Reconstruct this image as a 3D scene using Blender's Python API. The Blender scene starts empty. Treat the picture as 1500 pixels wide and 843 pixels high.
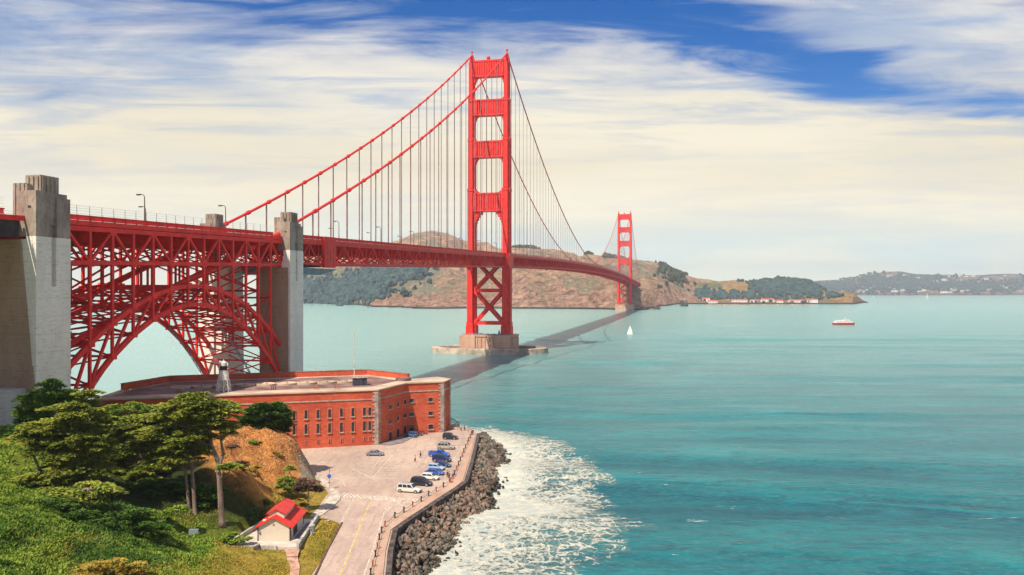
import bpy, bmesh, math, random
import numpy as np
from mathutils import Vector, Matrix
from mathutils.noise import fractal as mfractal
random.seed(7); RNG = np.random.RandomState(11)
R = math.radians
scene = bpy.context.scene
COL = scene.collection

# ------------------------------------------------------------------ camera, sky, sun, exposure
F = 1184.0; CX = 750.0; HY = 425.0; CZ = 47.4
cam_d = bpy.data.cameras.new('camera'); cam = bpy.data.objects.new('camera', cam_d); COL.objects.link(cam)
cam.location = (0, 0, CZ); cam.rotation_euler = (R(90), 0, 0)
cam_d.sensor_width = 36; cam_d.lens = F/1500*36; cam_d.shift_y = 3.5/1500
cam_d.clip_start = 1; cam_d.clip_end = 60000
scene.camera = cam
scene.view_settings.view_transform = 'Standard'; scene.view_settings.look = 'None'
scene.view_settings.exposure = 0.38; scene.view_settings.gamma = 1.0

SUN_EL = R(53); SX, SY = -0.56, -0.83
sun_d = bpy.data.lights.new('sun', 'SUN'); sun_d.energy = 5.0; sun_d.angle = R(0.5); sun_d.color = (1.0, 0.93, 0.80)
sun = bpy.data.objects.new('sun', sun_d); COL.objects.link(sun)
n_ = math.hypot(SX, SY)
SV = Vector((SX/n_*math.cos(SUN_EL), SY/n_*math.cos(SUN_EL), math.sin(SUN_EL)))
sun.rotation_euler = SV.to_track_quat('Z', 'Y').to_euler()
sun.location = (0, 0, 300)

def srgb(r, g, b):
    f = lambda c: (c/255/12.92) if c/255 <= .04045 else ((c/255+.055)/1.055)**2.4
    return (f(r), f(g), f(b), 1)

class NT:
    """small node helper"""
    def __init__(s, nt): s.nt = nt; s.L = nt.links
    def n(s, t, **k):
        x = s.nt.nodes.new(t)
        for a, b in k.items(): setattr(x, a, b)
        return x
    def put(s, sock, v):
        if hasattr(v, 'is_output') or isinstance(v, bpy.types.NodeSocket): s.L.new(v, sock)
        else:
            if hasattr(sock, 'default_value') and sock.type == 'RGBA' and isinstance(v, tuple) and len(v) == 3: v = v+(1,)
            sock.default_value = v
    def m(s, op, a, b=0.0, c=0.0, clamp=False):
        x = s.n('ShaderNodeMath', operation=op, use_clamp=clamp)
        s.put(x.inputs[0], a); s.put(x.inputs[1], b); s.put(x.inputs[2], c)
        return x.outputs[0]
    def ramp(s, f, lo, hi, a=0.0, b=1.0, smooth=True):
        x = s.n('ShaderNodeMapRange', interpolation_type='SMOOTHSTEP' if smooth else 'LINEAR')
        s.put(x.inputs[0], f); s.put(x.inputs[1], lo); s.put(x.inputs[2], hi); s.put(x.inputs[3], a); s.put(x.inputs[4], b)
        return x.outputs[0]
    def mix(s, f, a, b, blend='MIX'):
        x = s.n('ShaderNodeMix', data_type='RGBA', blend_type=blend)
        s.put(x.inputs[0], f); s.put(x.inputs[6], a); s.put(x.inputs[7], b)
        return x.outputs[2]
    def mapping(s, vec, scale=(1,1,1), loc=(0,0,0), rot=(0,0,0)):
        x = s.n('ShaderNodeMapping'); s.L.new(vec, x.inputs[0])
        x.inputs['Scale'].default_value = scale; x.inputs['Location'].default_value = loc; x.inputs['Rotation'].default_value = rot
        return x.outputs[0]
    def noise(s, vec, scale, detail=4, rough=.55, dist=0.0, color=False):
        x = s.n('ShaderNodeTexNoise'); s.L.new(vec, x.inputs['Vector'])
        x.inputs['Scale'].default_value = scale; x.inputs['Detail'].default_value = detail
        x.inputs['Roughness'].default_value = rough; x.inputs['Distortion'].default_value = dist
        return x.outputs['Color' if color else 'Fac']

def make_world():
    w = bpy.data.worlds.new('World'); scene.world = w; w.use_nodes = True
    nt = w.node_tree; nt.nodes.clear(); N = NT(nt)
    out = N.n('ShaderNodeOutputWorld')
    sky = N.n('ShaderNodeTexSky', sky_type='NISHITA', sun_disc=False, sun_elevation=SUN_EL, altitude=50)
    sky.sun_rotation = math.atan2(SX, SY)
    sky.air_density = 1.0; sky.dust_density = .6; sky.ozone_density = 3.0
    hs = N.n('ShaderNodeHueSaturation'); hs.inputs['Saturation'].default_value = 1.5; hs.inputs['Hue'].default_value = .515
    N.L.new(sky.outputs[0], hs.inputs['Color'])
    bg1 = N.n('ShaderNodeBackground'); N.L.new(hs.outputs[0], bg1.inputs[0]); bg1.inputs[1].default_value = .085
    tc = N.n('ShaderNodeTexCoord'); sep = N.n('ShaderNodeSeparateXYZ'); N.L.new(tc.outputs['Generated'], sep.inputs[0])
    X, Y, Z = sep.outputs
    ay = N.m('MAXIMUM', N.m('ABSOLUTE', Y), .12)
    u = N.m('DIVIDE', X, ay); v = N.m('DIVIDE', Z, ay)
    comb = N.n('ShaderNodeCombineXYZ'); N.L.new(u, comb.inputs[0]); N.L.new(v, comb.inputs[1]); N.L.new(N.m('MULTIPLY', Y, .3), comb.inputs[2])
    P = comb.outputs[0]
    st = N.mapping(P, (1.6, 6.5, 1), rot=(0, 0, R(-4)))
    n1 = N.noise(st, 1.7, 7, .58, .55)
    n2 = N.noise(N.mapping(P, (2.2, 9, 1), (3, 1, 0), (0, 0, R(-5))), 2.2, 6, .55, .6)
    n3 = N.noise(N.mapping(P, (1.2, 7, 1), (9, 4, 0)), 1.2, 5, .5, .3)
    # wind-drawn wisps
    n4 = N.noise(N.mapping(P, (3, 40, 1), (2, 7, 0), (0, 0, R(-3))), 1.3, 5, .6, .4)
    uw = N.m('ADD', u, N.m('MULTIPLY', N.m('SUBTRACT', n1, .5), .34))
    vw = N.m('ADD', v, N.m('MULTIPLY', N.m('SUBTRACT', n2, .5), .11))
    def blob(px, py, a, b, amp, rot=0.0):
        u0, v0 = (px-CX)/F, (HY-py)/F; a /= F; b /= F
        du = N.m('SUBTRACT', uw, u0); dv = N.m('SUBTRACT', vw, v0)
        c, s_ = math.cos(rot), math.sin(rot)
        p = N.m('MULTIPLY', N.m('ADD', N.m('MULTIPLY', du, c), N.m('MULTIPLY', dv, s_)), 1/a)
        q = N.m('MULTIPLY', N.m('SUBTRACT', N.m('MULTIPLY', dv, c), N.m('MULTIPLY', du, s_)), 1/b)
        r2 = N.m('ADD', N.m('MULTIPLY', p, p), N.m('MULTIPLY', q, q))
        return N.m('MULTIPLY', N.m('POWER', 2.718, N.m('MULTIPLY', r2, -1)), amp)
    acc = N.ramp(v, .18, .42, 0, .68)
    for b_ in [(760, 8, 250, 55, 1.3), (560, 5, 160, 30, .5), (560, 40, 130, 26, .4), (880, 50, 160, 30, .45), (1110, 70, 190, 42, 1.1, R(-12)), (1330, 125, 200, 38, 1.1, R(-9)),
               (1470, 155, 130, 26, .7, R(-4)), (1080, 20, 90, 40, .4), (108, 135, 60, 15, .6), (330, 8, 170, 26, .75), (440, 60, 150, 18, .35), (200,40,200,24,.3), (60,75,120,12,.25),
               (1440, 40, 180, 34, -.55), (980, 12, 90, 22, -.4), (900, 200, 500, 55, -.35), (300, 225, 500, 55, -.3), (150, 310, 260, 26, .22), (620, 330, 200, 20, .16), (1200, 340, 300, 18, .14)]:
        acc = N.m('ADD', acc, blob(*b_))
    acc = N.m('ADD', acc, N.m('MULTIPLY', N.m('SUBTRACT', n1, .5), N.ramp(v, .05, .3, .25, 1.3)))
    acc = N.m('ADD', acc, N.m('MULTIPLY', N.m('SUBTRACT', n4, .5), N.ramp(v, .1, .3, .3, 1.3)))
    acc = N.m('ADD', acc, N.ramp(Y, -.1, -.6, 0, .45))      # unseen sky behind the camera, opened to blue to lower the fill light
    mask = N.ramp(acc, -.10, 1.55, 0, 1)       # 1 = open blue
    mask = N.m('MULTIPLY', mask, N.m('SUBTRACT', 1, N.m('MULTIPLY', N.ramp(N.noise(N.mapping(P, (1.7, 13, 1), (1, 9, 0), (0, 0, R(-9))), 1.6, 7, .62, .7), .44, .66), .55)))
    # cloud colour: cream body, cooler thin veil high up, pale green-blue low down
    cream = N.mix(N.ramp(n3, .35, .68), srgb(252, 243, 220), srgb(243, 232, 206))
    cream = N.mix(N.m('MULTIPLY', N.ramp(n2, .45, .7), .3), cream, srgb(214, 219, 220))
    high = N.mix(N.ramp(n1, .38, .66), srgb(236, 232, 226), srgb(176, 192, 216))
    c = N.mix(N.ramp(v, .20, .33), cream, high)
    low = N.mix(N.ramp(n3, .4, .62), srgb(234, 234, 214), srgb(200, 221, 224))
    c = N.mix(N.m('MULTIPLY', N.ramp(v, .02, .13, 1, 0), N.ramp(n2, .36, .58, .65, 1)), c, low)
    c = N.mix(N.m('MULTIPLY', N.ramp(v, -.01, .06, 1, 0), .8), c, srgb(250, 250, 224))
    n5 = N.noise(N.mapping(P, (2.0, 22, 1), (5, 3, 0), (0, 0, R(-5))), 1.5, 6, .62, .5)
    c = N.mix(N.m('MULTIPLY', N.m('MULTIPLY', N.ramp(n5, .46, .68), N.ramp(v, .10, .30, .15, 1)), .75), c, srgb(150, 178, 216))
    c = N.mix(N.m('MULTIPLY', N.ramp(n4, .50, .70), N.ramp(v, .06, .2, .25, .45)), c, srgb(222, 222, 218))
    bg2 = N.n('ShaderNodeBackground'); N.L.new(c, bg2.inputs[0]); N.L.new(N.m('ADD', .79, N.ramp(v, .0, .16, .24, 0)), bg2.inputs[1])
    mx = N.n('ShaderNodeMixShader'); N.L.new(mask, mx.inputs[0]); N.L.new(bg2.outputs[0], mx.inputs[1]); N.L.new(bg1.outputs[0], mx.inputs[2])
    N.L.new(mx.outputs[0], out.inputs[0])
    w.cycles.sampling_method = 'MANUAL'; w.cycles.sample_map_resolution = 512
make_world()
scene.cycles.max_bounces = 5; scene.cycles.diffuse_bounces = 2; scene.cycles.glossy_bounces = 2
scene.cycles.transparent_max_bounces = 12; scene.cycles.volume_bounces = 0
scene.cycles.use_adaptive_sampling = True

# ------------------------------------------------------------------ helpers
def W(px, py, z=0.0):
    """point on the level plane z seen at that place"""
    d = (CZ-z)*F/(py-HY); return ((px-CX)/F*d, d)
def Wd(px, py, d): return Vector(((px-CX)/F*d, d, CZ-(py-HY)/F*d))

class MB:
    def __init__(s): s.v = []; s.f = []; s.mi = []; s.cur = 0
    def add(s, vs, fs):
        o = len(s.v); s.v.extend([tuple(p) for p in vs]); s.f.extend([tuple(i+o for i in f) for f in fs]); s.mi.extend([s.cur]*len(fs))
    def box(s, c, size, rz=0.0, top=1.0):
        hx, hy, hz = [k/2 for k in size]; cs, sn = math.cos(rz), math.sin(rz); vs = []
        for dz, k in ((-hz, 1), (hz, top)):
            for dx, dy in ((-hx, -hy), (hx, -hy), (hx, hy), (-hx, hy)):
                x, y = dx*k, dy*k; vs.append((c[0]+x*cs-y*sn, c[1]+x*sn+y*cs, c[2]+dz))
        s.add(vs, [(3,2,1,0),(4,5,6,7),(0,1,5,4),(1,2,6,5),(2,3,7,6),(3,0,4,7)])
    def bar(s, a, b, w, h=None, up=(0,0,1)):
        h = h or w; a = Vector(a); b = Vector(b); d = b-a
        if d.length < 1e-6: return
        d.normalize(); u = Vector(up)
        if abs(d.dot(u)) > .98: u = Vector((AX[0], AX[1], 0))
        x = d.cross(u).normalized(); y = x.cross(d).normalized(); vs = []
        for p in (a, b):
            for sx, sy in ((-1,-1),(1,-1),(1,1),(-1,1)): vs.append(p+x*(sx*w/2)+y*(sy*h/2))
        s.add(vs, [(3,2,1,0),(4,5,6,7),(0,1,5,4),(1,2,6,5),(2,3,7,6),(3,0,4,7)])
    def tube(s, pts, r, n=8, caps=True):
        pts = [Vector(p) for p in pts]; rr = r if isinstance(r, (list, tuple)) else [r]*len(pts); o = len(s.v); vs = []
        for i, p in enumerate(pts):
            d = (pts[min(i+1, len(pts)-1)]-pts[max(i-1, 0)]).normalized()
            u = Vector((0,0,1)) if abs(d.z) < .9 else Vector((1,0,0))
            x = d.cross(u).normalized(); y = x.cross(d).normalized()
            for k in range(n):
                a = 2*math.pi*k/n; vs.append(p+(x*math.cos(a)+y*math.sin(a))*rr[i])
        fs = []
        for i in range(len(pts)-1):
            for k in range(n):
                k2 = (k+1) % n; fs.append((i*n+k, i*n+k2, (i+1)*n+k2, (i+1)*n+k))
        if caps: fs.append(tuple(range(n))[::-1]); fs.append(tuple((len(pts)-1)*n+k for k in range(n)))
        s.add(vs, fs)
    def prism(s, poly, z0, z1):
        n = len(poly); vs = [(p[0], p[1], z0) for p in poly]+[(p[0], p[1], z1) for p in poly]
        s.add(vs, [tuple(range(n))[::-1], tuple(range(n, 2*n))]+[(i, (i+1) % n, n+(i+1) % n, n+i) for i in range(n)])
    def quad(s, a, b, c, d): s.add([a, b, c, d], [(0,1,2,3)])
    def lathe(s, c, prof, n=16):
        vs = []; fs = []
        for r, z in prof:
            for k in range(n):
                a = 2*math.pi*k/n; vs.append((c[0]+r*math.cos(a), c[1]+r*math.sin(a), c[2]+z))
        m = len(prof)
        for i in range(m-1):
            for k in range(n):
                k2 = (k+1) % n; fs.append((i*n+k, i*n+k2, (i+1)*n+k2, (i+1)*n+k))
        fs.append(tuple(range(n))[::-1]); fs.append(tuple((m-1)*n+k for k in range(n)))
        s.add(vs, fs)
    def mesh(s, name, mats, smooth=False):
        me = bpy.data.meshes.new(name); me.from_pydata(s.v, [], s.f)
        for m in (mats if isinstance(mats, (list, tuple)) else [mats]): me.materials.append(m)
        if any(s.mi): me.polygons.foreach_set('material_index', s.mi)
        if smooth: me.polygons.foreach_set('use_smooth', [True]*len(me.polygons))
        me.update(); return me
    def build(s, name, mats, parent=None, smooth=False, bevel=0.0):
        o = bpy.data.objects.new(name, s.mesh(name, mats, smooth)); COL.objects.link(o)
        if parent is not None: o.parent = parent
        if bevel:
            b = o.modifiers.new('bevel', 'BEVEL'); b.width = bevel; b.segments = 2; b.limit_method = 'ANGLE'
        return o

def tag(o, label=None, cat=None, group=None, kind=None):
    if label: o['label'] = label
    if cat: o['category'] = cat
    if group: o['group'] = group
    if kind: o['kind'] = kind
    return o
def thing(name, label, cat, loc=(0,0,0), rz=0.0, group=None):
    o = bpy.data.objects.new(name, None); COL.objects.link(o); o.location = loc; o.rotation_euler = (0, 0, rz); o.empty_display_size = .5
    return tag(o, label, cat, group)
def copy_tree(o, parent=None):
    c = o.copy(); COL.objects.link(c); c.parent = parent
    for ch in [x for x in bpy.data.objects if x.parent == o]: copy_tree(ch, c)
    return c

def material(name, col, rough=.8, var=.12, vscale=.6, bump=0.0, bscale=4.0, spec=.3, metal=0.0, col2=None, stretch=(1,1,1), coat=0.0):
    m = bpy.data.materials.new(name); m.use_nodes = True; nt = m.node_tree; N = NT(nt)
    b = nt.nodes['Principled BSDF']; b.inputs['Roughness'].default_value = rough
    b.inputs['Specular IOR Level'].default_value = spec; b.inputs['Metallic'].default_value = metal
    if coat: b.inputs['Coat Weight'].default_value = coat
    tc = N.n('ShaderNodeTexCoord'); P = N.mapping(tc.outputs['Object'], stretch)
    c = tuple(col[:3])+(1,)
    n = N.noise(P, vscale, 5, .6)
    lo = tuple(k*(1-var*2) for k in c[:3])+(1,); hi = (tuple(col2[:3])+(1,)) if col2 else tuple(min(1, k*(1+var*1.6)) for k in c[:3])+(1,)
    cc = N.mix(N.ramp(n, .32, .68), c if col2 else lo, hi)
    n2 = N.noise(P, vscale*7, 4, .6)
    cc = N.mix(N.m('MULTIPLY', N.ramp(n2, .45, .75), var*2, clamp=True), cc, lo)
    N.L.new(cc, b.inputs['Base Color'])
    if bump:
        bp = N.n('ShaderNodeBump'); bp.inputs['Strength'].default_value = bump; bp.inputs['Distance'].default_value = .3
        N.L.new(N.noise(P, bscale, 6, .65), bp.inputs['Height']); N.L.new(bp.outputs[0], b.inputs['Normal'])
    return m

AX = (0.2166, 0.9763); PX = (0.9763, -0.2166); T0 = (-17.2, 616.0)
def B(s, off=0.0, z=0.0): return Vector((T0[0]+AX[0]*s+PX[0]*off, T0[1]+AX[1]*s+PX[1]*off, z))
BRZ = math.atan2(-AX[0], AX[1])    # bridge frame: local x across, local y along

# ------------------------------------------------------------------ value noise (numpy)
_perm = RNG.rand(256, 256)
def vnoise(x, y):
    xi = np.floor(x).astype(int); yi = np.floor(y).astype(int); fx = x-xi; fy = y-yi
    fx = fx*fx*(3-2*fx); fy = fy*fy*(3-2*fy)
    g = lambda a, b: _perm[a % 256, b % 256]
    return (g(xi, yi)*(1-fx)+g(xi+1, yi)*fx)*(1-fy)+(g(xi, yi+1)*(1-fx)+g(xi+1, yi+1)*fx)*fy
def fbm(x, y, o=5, gain=.5):
    t = 0; a = 1; s = 0
    for i in range(o): t = t+a*vnoise(x*2**i+i*17.3, y*2**i+i*9.1); s += a; a *= gain
    return t/s
def ridged(x, y, o=5):
    t = 0; a = 1; s = 0
    for i in range(o): t = t+a*(1-abs(2*vnoise(x*2**i+i*13.7, y*2**i+i*5.9)-1)); s += a; a *= .5
    return t/s
# ------------------------------------------------------------------ materials
RED = material('bridge_paint', (.80, .036, .028), .5, .09, .35, spec=.18)
RED2 = material('bridge_paint_far', (.70, .018, .018), .5, .05, .05, spec=.15)
CABLE = material('cable_paint', (.58, .03, .022), .5, .08, .3)
ROPE = material('rope_steel', (.30, .17, .16), .6, .15, .3)
STEELG = material('galvanised_steel', (.22, .25, .28), .5, .1, .4)
LAMPM = material('lamp_bronze', (.10, .07, .06), .5, .15, 1)
CONC_TOP = material('concrete_weathered', (.25, .185, .14), .9, .28, .25, .4, 3, col2=(.40, .32, .25), stretch=(1, 1, .5))
def board_concrete(name, a, b, stain):
    m = bpy.data.materials.new(name); m.use_nodes = True; N = NT(m.node_tree); bs = m.node_tree.nodes['Principled BSDF']
    bs.inputs['Roughness'].default_value = .9; bs.inputs['Specular IOR Level'].default_value = .2
    tc = N.n('ShaderNodeTexCoord'); O = tc.outputs['Object']
    n1 = N.noise(N.mapping(O, (1, 1, .35)), .16, 6, .62)
    n2 = N.noise(N.mapping(O, (.6, .6, 3.0)), 1.1, 5, .7)
    c = N.mix(N.ramp(n1, .35, .65), a, b)
    c = N.mix(N.m('MULTIPLY', N.ramp(n2, .52, .66), .55), c, stain)
    n3 = N.noise(N.mapping(O, (2.2, 2.2, .12)), 1.0, 4, .6)       # run-off streaks
    c = N.mix(N.m('MULTIPLY', N.ramp(n3, .55, .75), .35), c, stain)
    sep = N.n('ShaderNodeSeparateXYZ'); N.L.new(O, sep.inputs[0])
    lift = N.m('LESS_THAN', N.m('FRACT', N.m('MULTIPLY', sep.outputs[2], 1/3.8)), .035)
    c = N.mix(N.m('MULTIPLY', lift, .35), c, stain)
    N.L.new(c, bs.inputs['Base Color'])
    bp = N.n('ShaderNodeBump'); bp.inputs['Strength'].default_value = .5; bp.inputs['Distance'].default_value = .1
    N.L.new(n2, bp.inputs['Height']); N.L.new(bp.outputs[0], bs.inputs['Normal']); return m
CONC = board_concrete('concrete_board_formed', (.76, .68, .58, 1), (.86, .78, .67, 1), (.46, .36, .28, 1))
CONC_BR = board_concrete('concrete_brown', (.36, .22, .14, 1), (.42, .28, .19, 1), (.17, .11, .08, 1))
PIERM = board_concrete('pier_concrete', (.54, .30, .20, 1), (.62, .39, .28, 1), (.16, .10, .08, 1))
FENDM = material('fender_concrete', (.44, .33, .25), .9, .25, .12, .3, 2)

# ------------------------------------------------------------------ water, sea bed of the scene
def water_material():
    m = bpy.data.materials.new('sea_water'); m.use_nodes = True; N = NT(m.node_tree); bs = m.node_tree.nodes['Principled BSDF']
    g = N.n('ShaderNodeNewGeometry'); P = g.outputs['Position']; sep = N.n('ShaderNodeSeparateXYZ'); N.L.new(P, sep.inputs[0])
    big = N.noise(N.mapping(P, (.0022, .006, 1), rot=(0,0,R(8))), 1, 5, .6, .5)
    mid = N.noise(N.mapping(P, (.018, .05, 1), rot=(0,0,R(6))), 1, 6, .62, .6)
    fine = N.noise(N.mapping(P, (.16, .34, 1), rot=(0,0,R(-7))), 1, 4, .6, .3)
    rip = N.noise(N.mapping(P, (.6, 1.1, 1), rot=(0,0,R(-12))), 1, 5, .65, .3)
    c = N.mix(N.ramp(big, .33, .68), srgb(0, 76, 88), srgb(2, 102, 106))
    c = N.mix(N.m('MULTIPLY', N.ramp(mid, .46, .66), .45), c, srgb(30, 130, 130))
    c = N.mix(N.m('MULTIPLY', N.ramp(fine, .50, .64), .38), c, srgb(0, 52, 70))
    c = N.mix(N.m('MULTIPLY', N.ramp(rip, .50, .66), .30), c, srgb(46, 142, 144))
    west = N.m('SUBTRACT', N.m('MULTIPLY', sep.outputs[1], .2), sep.outputs[0])      # paler water west of the bridge
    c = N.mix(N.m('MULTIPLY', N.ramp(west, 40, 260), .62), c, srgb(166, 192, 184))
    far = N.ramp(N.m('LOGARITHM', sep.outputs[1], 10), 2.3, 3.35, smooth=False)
    c = N.mix(N.m('MULTIPLY', far, .62, clamp=True), c, srgb(150, 200, 186))  # sky reflection at low angles painted in as paler far water
    wc = N.noise(N.mapping(P, (.05, .19, 1), rot=(0,0,R(5))), 1, 7, .72, .9)
    c = N.mix(N.m('MULTIPLY', N.ramp(wc, .675, .71), .8), c, srgb(238, 238, 224))
    N.L.new(c, bs.inputs['Base Color'])
    bs.inputs['Roughness'].default_value = .16; bs.inputs['IOR'].default_value = 1.333; bs.inputs['Specular IOR Level'].default_value = .36
    h = N.m('ADD', N.m('MULTIPLY', mid, 1.6), N.m('ADD', N.m('MULTIPLY', fine, .9), N.m('MULTIPLY', rip, .36)))
    bp = N.n('ShaderNodeBump'); bp.inputs['Strength'].default_value = .95; bp.inputs['Distance'].default_value = 1.0
    N.L.new(h, bp.inputs['Height']); N.L.new(bp.outputs[0], bs.inputs['Normal'])
    return m
WATERM = water_material()
def swell(x, y):
    """height of the long swell rolling in from the strait"""
    q = y+.10*x+14*np.sin(x/130+1.2)+22*(fbm(x*.006, y*.006+3, 3)-.5)*2
    env = .35+1.1*fbm(x*.010+7, y*.012, 3)
    h = .8*np.sin(q/6.6)*env*fbm(x*.012+3, y*.03+9, 2)*2+1.3*(1-np.abs(np.sin(q/26.0)))**2.0*env-.25+.5*(fbm(x*.03, y*.09, 4)-.5)
    ed = np.clip((x+46)/40, 0, 1)*np.clip((620-x)/120, 0, 1)*np.clip((y-72)/20, 0, 1)*np.clip((1040-y)/260, 0, 1)
    return h*ed*np.clip((np.hypot(x+17, y-616)-55)/90, 0, 1)
wxs = np.concatenate([np.arange(-46, 130, 1.6), np.arange(130, 622, 4.0)]); wys = np.concatenate([np.arange(70, 380, 1.4), np.arange(380, 1042, 3.2)])
WX, WY = np.meshgrid(wxs, wys); WZ = swell(WX, WY); x1, y1 = float(wxs[-1]), float(wys[-1])
mb = MB(); n1_, n2_ = len(wxs), len(wys); mb.v = list(zip(WX.ravel().tolist(), WY.ravel().tolist(), WZ.ravel().tolist()))
mb.f = [(j*n1_+i, j*n1_+i+1, (j+1)*n1_+i+1, (j+1)*n1_+i) for j in range(n2_-1) for i in range(n1_-1)]; mb.mi = [0]*len(mb.f)
for a_, b_, c_, d_ in ((-9000, -300, 9000, 70), (-9000, 70, -46, y1), (x1, 70, 9000, y1), (-9000, y1, 9000, 12000), (-60000, 12000, 60000, 50000)): mb.quad((a_, b_, 0), (c_, b_, 0), (c_, d_, 0), (a_, d_, 0))
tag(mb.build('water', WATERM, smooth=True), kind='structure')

# ------------------------------------------------------------------ hills across the strait
def fan(name, px0, px1, nx, rows_d, rows_y, nt_, amp, nscale, mat, back=500, gully=0.0, coast=0.0):
    """heightfield whose rows (shore, cliff top, mid slope, ridge) are given by bearing"""
    pxs = np.linspace(px0, px1, nx); nr = len(rows_d)
    D = [np.interp(pxs, *zip(*r)) for r in rows_d]
    Y = [np.interp(pxs, *zip(*r)) for r in rows_y]
    Zs = [CZ+(HY-y)/F*d for y, d in zip(Y, D)]; Zs[0] = np.full(nx, -4.0)
    D.append(D[-1]+back); Zs.append(Zs[-1]*.35)
    V = np.zeros((nt_, nx, 3)); K = nr
    ts = np.linspace(0, K, nt_)
    for j, t in enumerate(ts):
        i = min(int(t), K-1); f = t-i
        d = D[i]*(1-f)+D[i+1]*f; fz = f*f*(3-2*f) if i >= 1 else f**.7
        z = Zs[i]*(1-fz)+Zs[i+1]*fz
        x = (pxs-CX)/F*d
        w = min(1, t*1.6)
        ridge_w = 1-.75*math.exp(-((t-nr+1)/.25)**2)
        nz = (fbm(x*nscale, d*nscale, 5)-.5)*amp*w*ridge_w
        if gully: nz = nz-(1-ridged(x*nscale*2.4+t*.25, d*nscale*1.1, 6))*gully*w*ridge_w+(fbm(x*nscale*9, d*nscale*9, 3)-.5)*gully*.35*w*ridge_w
        if coast: d = d+(fbm(x*.006+5, x*0+3.3, 4)-.5)*coast*(1-min(1, t))
        V[j, :, 0] = (pxs-CX)/F*d; V[j, :, 1] = d; V[j, :, 2] = z+nz
        if j == 0: V[j, :, 2] = -4
    m = MB(); m.v = [tuple(p) for p in V.reshape(-1, 3)]
    m.f = [(j*nx+i, j*nx+i+1, (j+1)*nx+i+1, (j+1)*nx+i) for j in range(nt_-1) for i in range(nx-1)]; m.mi = [0]*len(m.f)
    o = m.build(name, mat, smooth=True); tag(o, kind='structure'); return V

def hill_material(name, grass, rock, scrub, cliff_z=60, sc=1.0):
    m = bpy.data.materials.new(name); m.use_nodes = True; N = NT(m.node_tree); bs = m.node_tree.nodes['Principled BSDF']
    bs.inputs['Roughness'].default_value = .95; bs.inputs['Specular IOR Level'].default_value = .1
    g = N.n('ShaderNodeNewGeometry'); P = g.outputs['Position']; sep = N.n('ShaderNodeSeparateXYZ'); N.L.new(P, sep.inputs[0])
    sn = N.n('ShaderNodeSeparateXYZ'); N.L.new(g.outputs['Normal'], sn.inputs[0])
    n1 = N.noise(P, .004*sc, 6, .6, .4); n2 = N.noise(P, .02*sc, 8, .75); n3 = N.noise(N.mapping(P, (1, 1, 2.2), rot=(0, R(25), 0)), .03*sc, 7, .7, 1.5)
    c = N.mix(N.ramp(n2, .38, .60), grass, tuple(k*.55 for k in grass))
    c = N.mix(N.ramp(n1, .50, .60), c, scrub)
    c = N.mix(N.m('MULTIPLY', N.ramp(n2, .56, .62), .8), c, tuple(k*.7 for k in scrub))
    rk = N.mix(N.ramp(n3, .36, .60), tuple(k*.36 for k in rock), rock)
    steep = N.ramp(N.m('ADD', sn.outputs[2], N.m('MULTIPLY', n2, .2)), .82, .96, 1, 0)
    low = N.ramp(N.m('SUBTRACT', sep.outputs[2], N.m('MULTIPLY', n2, cliff_z)), -cliff_z*.3, cliff_z*.5, 1, 0)
    c = N.mix(N.m('MAXIMUM', steep, low), c, rk)
    c = N.mix(N.ramp(sep.outputs[2], 2, 6, 1, 0), c, (.06, .05, .045, 1))
    N.L.new(c, bs.inputs['Base Color'])
    bp = N.n('ShaderNodeBump'); bp.inputs['Strength'].default_value = 1; bp.inputs['Distance'].default_value = 34/sc
    N.L.new(n3, bp.inputs['Height']); N.L.new(bp.outputs[0], bs.inputs['Normal']); return m
HILLM = hill_material('headland_ground', (.72, .44, .26), (.66, .38, .26), (.30, .28, .18))
POINTM = hill_material('point_ground', (.56, .34, .15), (.42, .24, .15), (.18, .19, .10), 14, 2)
ISLEM = hill_material('far_shore_ground', (.40, .30, .22), (.20, .16, .13), (.10, .13, .09), 8, .6)

z_ = lambda *a: list(a)
HEAD_D0 = [(380,2700),(440,2560),(500,2330),(560,2030),(640,2010),(700,2080),(760,2040),(830,1990),(885,1950),(905,1905),(945,1900),(958,2010),(975,2150),(1000,2540),(1060,2640),(1130,2680)]
HEAD = fan('hills', 380, 1130, 640,
    [HEAD_D0, [(p, d+(150 if p < 750 else 120)) for p, d in HEAD_D0], [(p, d+560) for p, d in HEAD_D0],
     [(380,3600),(560,3700),(690,3600),(760,3200),(1000,3300),(1130,3400)]],
    [[(380,450),(1130,450)],
     [(380,446),(440,445),(500,443),(560,438),(600,431),(640,424),(680,428),(720,425),(745,412),(765,402),(830,400),(870,404),(900,402),(930,412),(950,432),(965,443),(1000,443),(1060,443),(1130,443)],
     [(380,415),(440,412),(500,408),(560,405),(620,396),(680,398),(745,386),(800,380),(850,386),(900,392),(930,392),(960,405),(985,414),(1010,420),(1060,425),(1130,426)],
     [(380,372),(480,368),(550,362),(568,357),(583,350),(610,340),(632,337),(655,340),(675,350),(690,354),(715,354),(729,364),(745,364),(751,362),(785,363),(810,362),(830,367),(848,373),(862,371),(884,374),(898,378),(934,380),(956,382),(965,385),(979,392),(997,400),(1020,405),(1052,411),(1060,409),(1084,410),(1104,412),(1130,420)]],
    150, 44, .004, HILLM, 700, gully=58, coast=90)
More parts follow.
